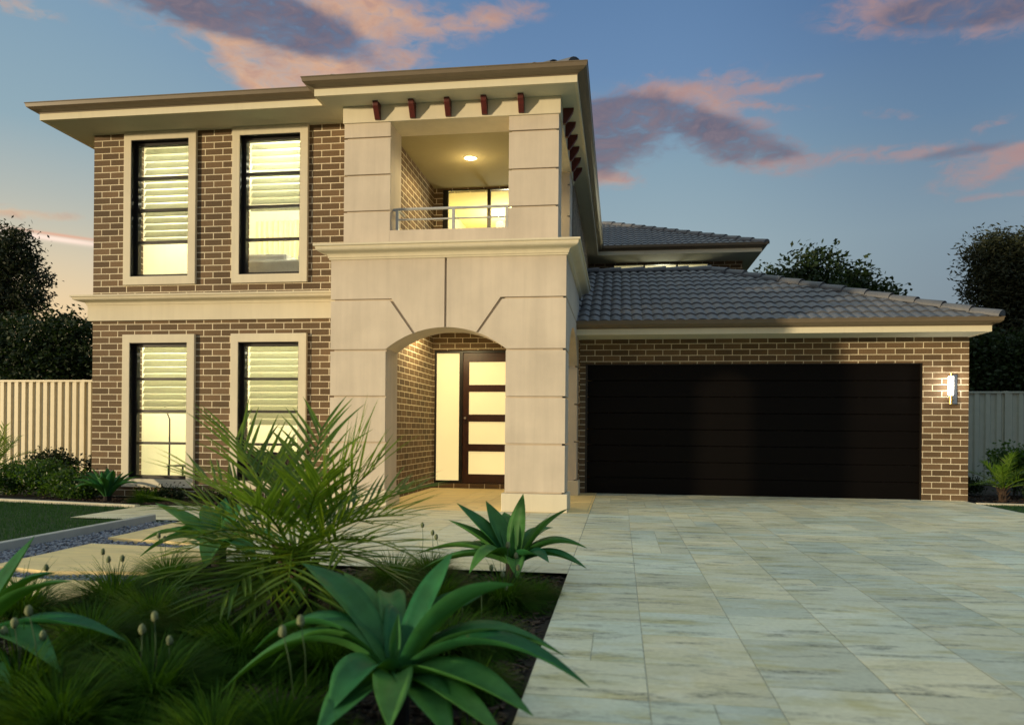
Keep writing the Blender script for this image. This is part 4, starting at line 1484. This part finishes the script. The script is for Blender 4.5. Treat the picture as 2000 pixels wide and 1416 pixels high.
tussock(gx(690, 2.05), 1.95, .6, 0, 'tussock half hidden under the front leaves of the largest agave')
tussock(gx(160, 2.9), 2.95, .9, 2, 'tussock behind the agave at the left edge')
tussock(gx(290, 9.1), 9.05, .8, 1, 'low tussock under the lower left window beside the small agave', [])
tussock(gx(930, 2.1), 2.05, .6, 1, 'tussock at the bottom edge right of the largest agave')


for k, (px_, Y_, s_, lb) in enumerate((
    (470, 2.95, .95, 'tussock in front of the feather palm, left of its trunk'), (640, 2.9, .9, 'tussock in front of the feather palm, right of its trunk'),
    (420, 2.1, .75, 'tussock at the bottom edge between the large tussock and the largest agave'), (120, 2.15, .9, 'tussock at the bottom edge second from the left corner'),
    (700, 3.7, .9, 'tussock behind the largest agave and right of the palm trunk'), (860, 4.0, .85, 'tussock between the palm and the corner agave'),
    (500, 4.5, .9, 'tussock behind the feather palm beside the dark green agave'), (1050, 4.35, .5, 'small tussock at the bed corner beside the driveway'), (940, 2.75, .5, 'small tussock right of the largest agave close to the paving edge'),
    (300, 3.4, .9, 'tussock just behind the large bottom left tussock'), (40, 3.4, .95, 'tussock at the left edge beside the third stepping stone'))):
    tussock(gx(px_, Y_), Y_, s_, k % 3, lb)


# leafy crowns
def leaf_cloud(blobs, n, size, seed, asp=.5, shell=.55, jitter=.3):
    """leaf quads scattered in clumps through ellipsoids. blobs: (cx,cy,cz,rx,ry,rz)"""
    rnd = np.random.default_rng(seed)
    B = np.array(blobs, float); vol = (B[:, 3] * B[:, 4] * B[:, 5]) ** (2 / 3); pb = vol / vol.sum()
    nc = max(8, n // 26)
    ci = rnd.choice(len(B), nc, p=pb)
    d = rnd.normal(size=(nc, 3)); d /= np.linalg.norm(d, axis=1)[:, None]
    r = rnd.uniform(shell, 1.0, nc) ** .7
    r *= 1 + rnd.normal(0, .07, nc)
    cen = B[ci, :3] + d * r[:, None] * B[ci, 3:6]
    crad = size * rnd.uniform(1.6, 4.2, nc)
    k = rnd.integers(0, nc, n)
    dd = rnd.normal(size=(n, 3)); dd /= np.linalg.norm(dd, axis=1)[:, None]
    p = cen[k] + dd * (crad[k] * rnd.uniform(.2, 1, n))[:, None]
    a = rnd.normal(size=(n, 3)); a[:, 2] *= .7; a /= np.linalg.norm(a, axis=1)[:, None]
    b = np.cross(a, rnd.normal(size=(n, 3))); b /= np.linalg.norm(b, axis=1)[:, None]
    L = size * rnd.uniform(.6, 1.25, n)[:, None]; W = L * asp
    V = np.stack([p - a * L * .5, p + b * W * .5, p + a * L * .5, p - b * W * .5], 1).reshape(-1, 3)
    F = np.arange(4 * n).reshape(-1, 4)
    tone = np.clip(rnd.uniform(0, 1, nc)[k] * .7 + rnd.uniform(0, .3, n), 0, 1)
    return V, F, np.stack([tone] * 3, 1)


def tree(name, base, trunk_h, blobs, n, size, mat, label, cat, seed, asp=.5, r=.16, shell=.5, limbs=True):
    e = empty(name, base, label, cat)
    bx, by, bz = base
    rnd = random.Random(seed)
    t = MB(); pts = [Vector((bx, by, bz))]
    for i in range(1, 6): pts.append(Vector((bx + rnd.uniform(-.08, .08) * i, by + rnd.uniform(-.05, .05) * i, bz + trunk_h * i / 5)))
    t.tube(pts, [r * (1 - .12 * i) for i in range(6)], 9)
    if limbs:
        for bl in blobs:
            c = Vector(bl[:3]); a = pts[rnd.choice([3, 4, 5])]
            mid = a.lerp(c, .5) + Vector((rnd.uniform(-.2, .2), rnd.uniform(-.2, .2), .1))
            t.tube([a, mid, c], [r * .45, r * .3, r * .1], 6)
            for q in range(4):
                dv = Vector((rnd.uniform(-1, 1) * bl[3], rnd.uniform(-1, 1) * bl[4], rnd.uniform(-.5, 1) * bl[5])) * .75
                t.tube([c, c + dv * .5 + Vector((0, 0, .05)), c + dv], [r * .12, r * .08, r * .02], 4)
    t.build('trunk', M['bark'], e)
    V, F, tt = leaf_cloud(blobs, n, size, seed, asp, shell)
    np_mesh('crown', V, F, mat, e, tint=tt)
    return e


def bl(px, py, Y, rpx, rpy, ry=None):
    c = at(px, py, Y); k = Y / F_PX * 1.05
    return (c.x, c.y, c.z, rpx * k, ry if ry else rpx * k, rpy * k)


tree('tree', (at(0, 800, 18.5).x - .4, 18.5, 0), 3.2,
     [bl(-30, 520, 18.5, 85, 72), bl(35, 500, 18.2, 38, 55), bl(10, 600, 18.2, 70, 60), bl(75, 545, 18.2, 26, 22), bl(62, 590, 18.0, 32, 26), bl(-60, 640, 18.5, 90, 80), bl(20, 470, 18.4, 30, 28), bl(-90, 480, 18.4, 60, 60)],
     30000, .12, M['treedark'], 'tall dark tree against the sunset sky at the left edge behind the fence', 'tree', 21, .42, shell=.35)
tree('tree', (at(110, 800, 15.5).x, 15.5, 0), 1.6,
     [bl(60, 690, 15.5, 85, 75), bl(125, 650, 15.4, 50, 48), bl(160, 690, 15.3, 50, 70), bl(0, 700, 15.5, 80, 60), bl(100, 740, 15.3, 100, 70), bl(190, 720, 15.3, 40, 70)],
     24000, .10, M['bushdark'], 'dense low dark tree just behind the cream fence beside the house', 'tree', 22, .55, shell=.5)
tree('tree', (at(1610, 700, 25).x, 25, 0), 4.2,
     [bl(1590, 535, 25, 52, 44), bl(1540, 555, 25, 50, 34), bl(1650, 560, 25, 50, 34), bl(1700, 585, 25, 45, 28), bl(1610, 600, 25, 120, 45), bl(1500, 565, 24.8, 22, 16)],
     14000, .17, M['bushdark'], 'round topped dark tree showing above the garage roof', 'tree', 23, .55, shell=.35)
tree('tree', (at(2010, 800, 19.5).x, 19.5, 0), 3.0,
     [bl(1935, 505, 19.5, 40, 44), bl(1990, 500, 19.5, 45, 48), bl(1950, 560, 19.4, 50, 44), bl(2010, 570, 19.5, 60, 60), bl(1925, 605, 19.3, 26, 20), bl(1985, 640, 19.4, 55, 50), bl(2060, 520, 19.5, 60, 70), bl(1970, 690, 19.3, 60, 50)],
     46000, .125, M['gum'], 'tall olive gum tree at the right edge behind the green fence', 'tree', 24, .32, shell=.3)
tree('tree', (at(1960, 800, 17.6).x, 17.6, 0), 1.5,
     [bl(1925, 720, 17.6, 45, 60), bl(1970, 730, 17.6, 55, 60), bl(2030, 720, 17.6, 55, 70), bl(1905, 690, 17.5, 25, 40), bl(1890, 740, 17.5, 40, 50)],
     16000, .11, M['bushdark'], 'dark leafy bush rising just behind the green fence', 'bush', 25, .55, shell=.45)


def shrub(blobs, base, n, size, mat, label, seed, flowers=0):
    e = empty('shrub', base, label, 'shrub', 'leafy shrubs in the fence beds')
    V, F, tt = leaf_cloud(blobs, n, size, seed, .55, .3)
    V[:, 2] = np.maximum(V[:, 2], -.02)
    np_mesh('foliage', V, F, mat, e, tint=tt)
    b = MB(); rnd = random.Random(seed)
    for bb in blobs:
        for q in range(3):
            b.tube([(bb[0], bb[1], -.04), (bb[0] + rnd.uniform(-.1, .1), bb[1] + rnd.uniform(-.1, .1), bb[2] + rnd.uniform(0, bb[5] * .6))], [.012, .005], 5)
    b.build('stem', M['bark'], e)
    if flowers:
        V, F, tt = leaf_cloud(blobs, flowers, .022, seed + 1, .8, .9)
        np_mesh('flower', V, F, M['petal'], e)
    return e


shrub([(-8.35, 9.6, .20, .36, .30, .20), (-7.85, 9.55, .24, .34, .30, .20)], (-8.1, 9.6, 0), 9000, .045, M['shrub'], 'leafy shrub with tiny yellow flowers at the left in front of the fence', 31, 130)
shrub([(-7.35, 9.35, .16, .30, .26, .17), (-7.05, 9.2, .10, .22, .2, .13)], (-7.3, 9.3, 0), 6000, .045, M['shrub'], 'low leafy shrub at the brick corner of the house', 32, 60)
shrub([(-8.6, 10.6, .30, .45, .3, .24), (-7.7, 10.7, .28, .45, .3, .22)], (-8.2, 10.6, 0), 7000, .05, M['bushdark'], 'darker shrub further back along the foot of the cream fence', 33)
shrub([(6.15, 13.0, .45, .38, .35, .30), (6.7, 12.9, .40, .35, .35, .30)], (6.4, 12.95, 0), 7000, .06, M['shrub'], 'round green shrub behind the small palm at the right edge', 34)
shrub([(5.35, 12.9, .12, .35, .3, .12), (6.2, 12.3, .12, .35, .3, .12)], (5.8, 12.6, 0), 5000, .04, M['bushdark'], 'low dark ground shrub under the small palm right of the garage', 35)
shrub([(-5.9, 9.25, .05, .35, .14, .07), (-5.2, 9.25, .04, .35, .12, .06)], (-5.5, 9.25, 0), 3500, .035, M['bushdark'], 'very low dark shrub along the foot of the wall under the lower windows', 36)

# ------------------------------------------------------------------ light and sky
SUN_DIR = Vector((-1.37, -1.0, 0)).normalized()     # horizontal direction towards the sun
SUN_EL = R(3.2)
sd = bpy.data.lights.new('sun', 'SUN'); sd.energy = 3.0; sd.angle = R(2.2); sd.color = (1., .80, .49)
so = bpy.data.objects.new('sun', sd); col.objects.link(so)
tosun = Vector((SUN_DIR.x * math.cos(SUN_EL), SUN_DIR.y * math.cos(SUN_EL), math.sin(SUN_EL)))
so.rotation_euler = (-tosun).to_track_quat('-Z', 'Y').to_euler()
so.location = tosun * 30

w = bpy.data.worlds.new('World'); sc.world = w; w.use_nodes = True
t = NT(w.node_tree)
bg = w.node_tree.nodes['Background']
K = .12
bg.inputs['Strength'].default_value = K
sky = t.new('ShaderNodeTexSky', sky_type='NISHITA'); sky.sun_disc = False
sky.sun_elevation = SUN_EL; sky.sun_rotation = math.atan2(tosun.x, tosun.y)
sky.air_density = 1.; sky.dust_density = 1.5; sky.ozone_density = 2.
gen = t.new('ShaderNodeTexCoord').outputs['Generated']
nrm = t.new('ShaderNodeVectorMath', operation='NORMALIZE'); t.put(nrm.inputs[0], gen)
X, Y, Z = t.sep(nrm.outputs[0])
az = t.m('MULTIPLY', t.m('ARCTAN2', X, Y), 180 / math.pi)      # degrees, 0 along +Y, + to the right
el = t.m('MULTIPLY', t.m('ARCSINE', Z), 180 / math.pi)


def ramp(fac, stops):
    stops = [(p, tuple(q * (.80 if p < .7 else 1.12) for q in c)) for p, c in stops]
    n = t.new('ShaderNodeValToRGB'); t.put(n.inputs[0], fac)
    cr_ = n.color_ramp
    while len(cr_.elements) < len(stops): cr_.elements.new(.5)
    for e_, (p, c) in zip(cr_.elements, stops): e_.position = p; e_.color = (*c, 1)
    return n.outputs[0]


fe = t.rng(el, 0., 45.)
left = ramp(fe, [(0., srgb(238, 196, 150)), (.13, srgb(232, 208, 165)), (.24, srgb(212, 204, 180)), (.42, srgb(150, 176, 188)), (.60, srgb(128, 160, 186)), (.75, srgb(112, 146, 180)), (1., srgb(175, 186, 180))])
right = ramp(fe, [(0., srgb(138, 138, 142)), (.14, srgb(130, 142, 152)), (.30, srgb(132, 152, 166)), (.45, srgb(103, 132, 162)), (.66, srgb(74, 104, 148)), (.78, srgb(95, 128, 165)), (1., srgb(168, 182, 180))])
midc = ramp(fe, [(0., srgb(175, 185, 180)), (.25, srgb(163, 181, 186)), (.42, srgb(138, 165, 182)), (.55, srgb(108, 141, 180)), (.69, srgb(94, 128, 170)), (1., srgb(172, 184, 180))])
f1 = t.rng(az, -42, -6, 0, 1, True); f2 = t.rng(az, 2, 24, 0, 1, True)
base = t.mix(f2, t.mix(f1, left, midc), right)
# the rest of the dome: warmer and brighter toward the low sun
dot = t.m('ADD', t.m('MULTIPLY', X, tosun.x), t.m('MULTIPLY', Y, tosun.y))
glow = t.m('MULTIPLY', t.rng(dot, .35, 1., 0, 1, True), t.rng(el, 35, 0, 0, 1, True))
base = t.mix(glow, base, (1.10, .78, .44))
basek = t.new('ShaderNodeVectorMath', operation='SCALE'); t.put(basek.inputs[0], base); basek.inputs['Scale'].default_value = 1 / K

def azel(x, y):
    r = ray(x, y).normalized(); return math.degrees(math.atan2(r.x, r.y)), math.degrees(math.asin(r.z))


co = t.comb(t.m('MULTIPLY', az, .095), t.m('MULTIPLY', el, .20), 3.3)
n1 = t.noise(co, 1.5, 9, .62, .5)
n2 = t.noise(t.comb(t.m('MULTIPLY', az, .11), t.m('MULTIPLY', el, .22), 9.1), 1.2, 6, .6, .4)
n3 = t.noise(co, 7., 6, .6, .6)


def gauss(x, y, sx, sy, rot=0.):
    a0, e0 = azel(x, y)
    r = ray(x, y); k = math.degrees(1 / F_PX) * (F_PX / r.length) ** 1.0
    sx *= k; sy *= k
    ca, sa = math.cos(R(rot)), math.sin(R(rot))
    da = t.m('SUBTRACT', az, a0); de = t.m('SUBTRACT', el, e0)
    u = t.m('ADD', t.m('MULTIPLY', da, ca / sx), t.m('MULTIPLY', de, sa / sx))
    v = t.m('ADD', t.m('MULTIPLY', da, -sa / sy), t.m('MULTIPLY', de, ca / sy))
    q = t.m('ADD', t.m('MULTIPLY', u, u), t.m('MULTIPLY', v, v))
    return t.m('EXPONENT', t.m('MULTIPLY', q, -1.))


# x, y, half width, half height, tilt (deg, ccw), gain
CL = [(380, 5, 380, 55, -10, 1.25), (540, 70, 200, 65, -22, 1.15), (500, 130, 80, 55, -30, .9), (740, 35, 130, 48, -5, 1.25), (560, 150, 90, 28, 8, .65), (740, 122, 100, 20, 6, 1.1), (950, 38, 120, 26, 8, .9),
      (40, 15, 70, 18, 0, .6), (45, 418, 85, 14, 3, .9), (1270, 215, 170, 42, 8, 1.2), (1190, 285, 110, 55, 20, 1.2), (1400, 255, 140, 42, -24, 1.15), (1480, 305, 90, 20, -5, .9), (1200, 350, 60, 14, -10, .7),
      (1530, 165, 75, 11, 5, .7), (1520, 210, 90, 9, -8, .6), (1740, 225, 60, 12, -12, .5), (1870, 20, 210, 44, -8, 1.3), (1830, 300, 150, 20, -6, .9), (1970, 315, 120, 30, 15, .95), (1930, 245, 45, 12, 10, .55), (1950, 383, 70, 7, 0, .65), (1150, 210, 60, 14, 5, .6)]
fld = None
for (x, y, sx, sy, rot, gn) in CL:
    g_ = t.m('MULTIPLY', gauss(x, y, sx, sy, rot), gn)
    fld = g_ if fld is None else t.m('ADD', fld, g_)
fld = t.m('MINIMUM', fld, 1.0)
dens = t.m('ADD', fld, t.m('MULTIPLY', t.m('SUBTRACT', n1, .5), 1.9))
dens = t.m('ADD', dens, t.m('MULTIPLY', t.m('SUBTRACT', n3, .5), 1.7))
dens = t.m('MULTIPLY', dens, t.rng(fld, .02, .25))
alpha = t.rng(dens, .05, 1.35, 0, .93, True)
DK = [(330, -5, 330, 42, -8, 1.1), (560, 30, 210, 50, -14, .9), (1300, 255, 210, 50, -14, 1.5), (1190, 290, 110, 46, 10, 1.3), (1900, 20, 150, 30, -6, 1.0), (1480, 290, 80, 12, -10, .6), (1900, 290, 150, 16, 5, .9), (1900, 10, 200, 40, -6, .6)]
dk = None
for (x, y, sx, sy, rot, gn) in DK:
    g_ = t.m('MULTIPLY', gauss(x, y, sx, sy, rot), gn)
    dk = g_ if dk is None else t.m('ADD', dk, g_)
dk = t.m('ADD', dk, t.m('MULTIPLY', t.m('SUBTRACT', n2, .5), 1.3))
dkf = t.rng(dk, .2, .8, 0, 1, True)
bright = t.mix(t.rng(az, -25, 12), srgb(226, 172, 122), srgb(172, 134, 124))
bright = t.mix(t.rng(t.m('ADD', n3, t.m('MULTIPLY', n2, .5)), .62, .92, 0, .6), bright, srgb(150, 122, 126))
cc = t.mix(dkf, bright, t.mix(t.rng(n3, .35, .65), srgb(88, 82, 100), srgb(118, 104, 114)))
haze_l = t.m('MULTIPLY', t.rng(az, -12, -40, 0, 1, True), t.rng(el, 15, 3, 0, .75, True))
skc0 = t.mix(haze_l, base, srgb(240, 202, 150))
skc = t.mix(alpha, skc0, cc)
# thin condensation trail low on the left
trail = t.m('MULTIPLY', gauss(110, 467, 120, 5.5, -1.5), .9)
skc = t.mix(trail, skc, srgb(250, 222, 205))
trail2 = t.m('MULTIPLY', gauss(120, 460, 90, 3, -1.5), .6)
skc = t.mix(trail2, skc, srgb(222, 150, 120))
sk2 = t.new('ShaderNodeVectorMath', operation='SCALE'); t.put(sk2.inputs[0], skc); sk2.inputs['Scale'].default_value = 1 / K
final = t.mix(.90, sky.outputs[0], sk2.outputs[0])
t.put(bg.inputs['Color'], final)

sc.view_settings.view_transform = 'Standard'
sc.view_settings.look = 'None'
sc.view_settings.exposure = .35
sc.view_settings.gamma = 1.
sc.view_settings.use_curve_mapping = False
sc.cycles.use_denoising = True
sc.cycles.max_bounces = 8
sc.cycles.transparent_max_bounces = 16
sc.cycles.sample_clamp_indirect = 6
sc.cycles.caustics_reflective = False
sc.cycles.caustics_refractive = False
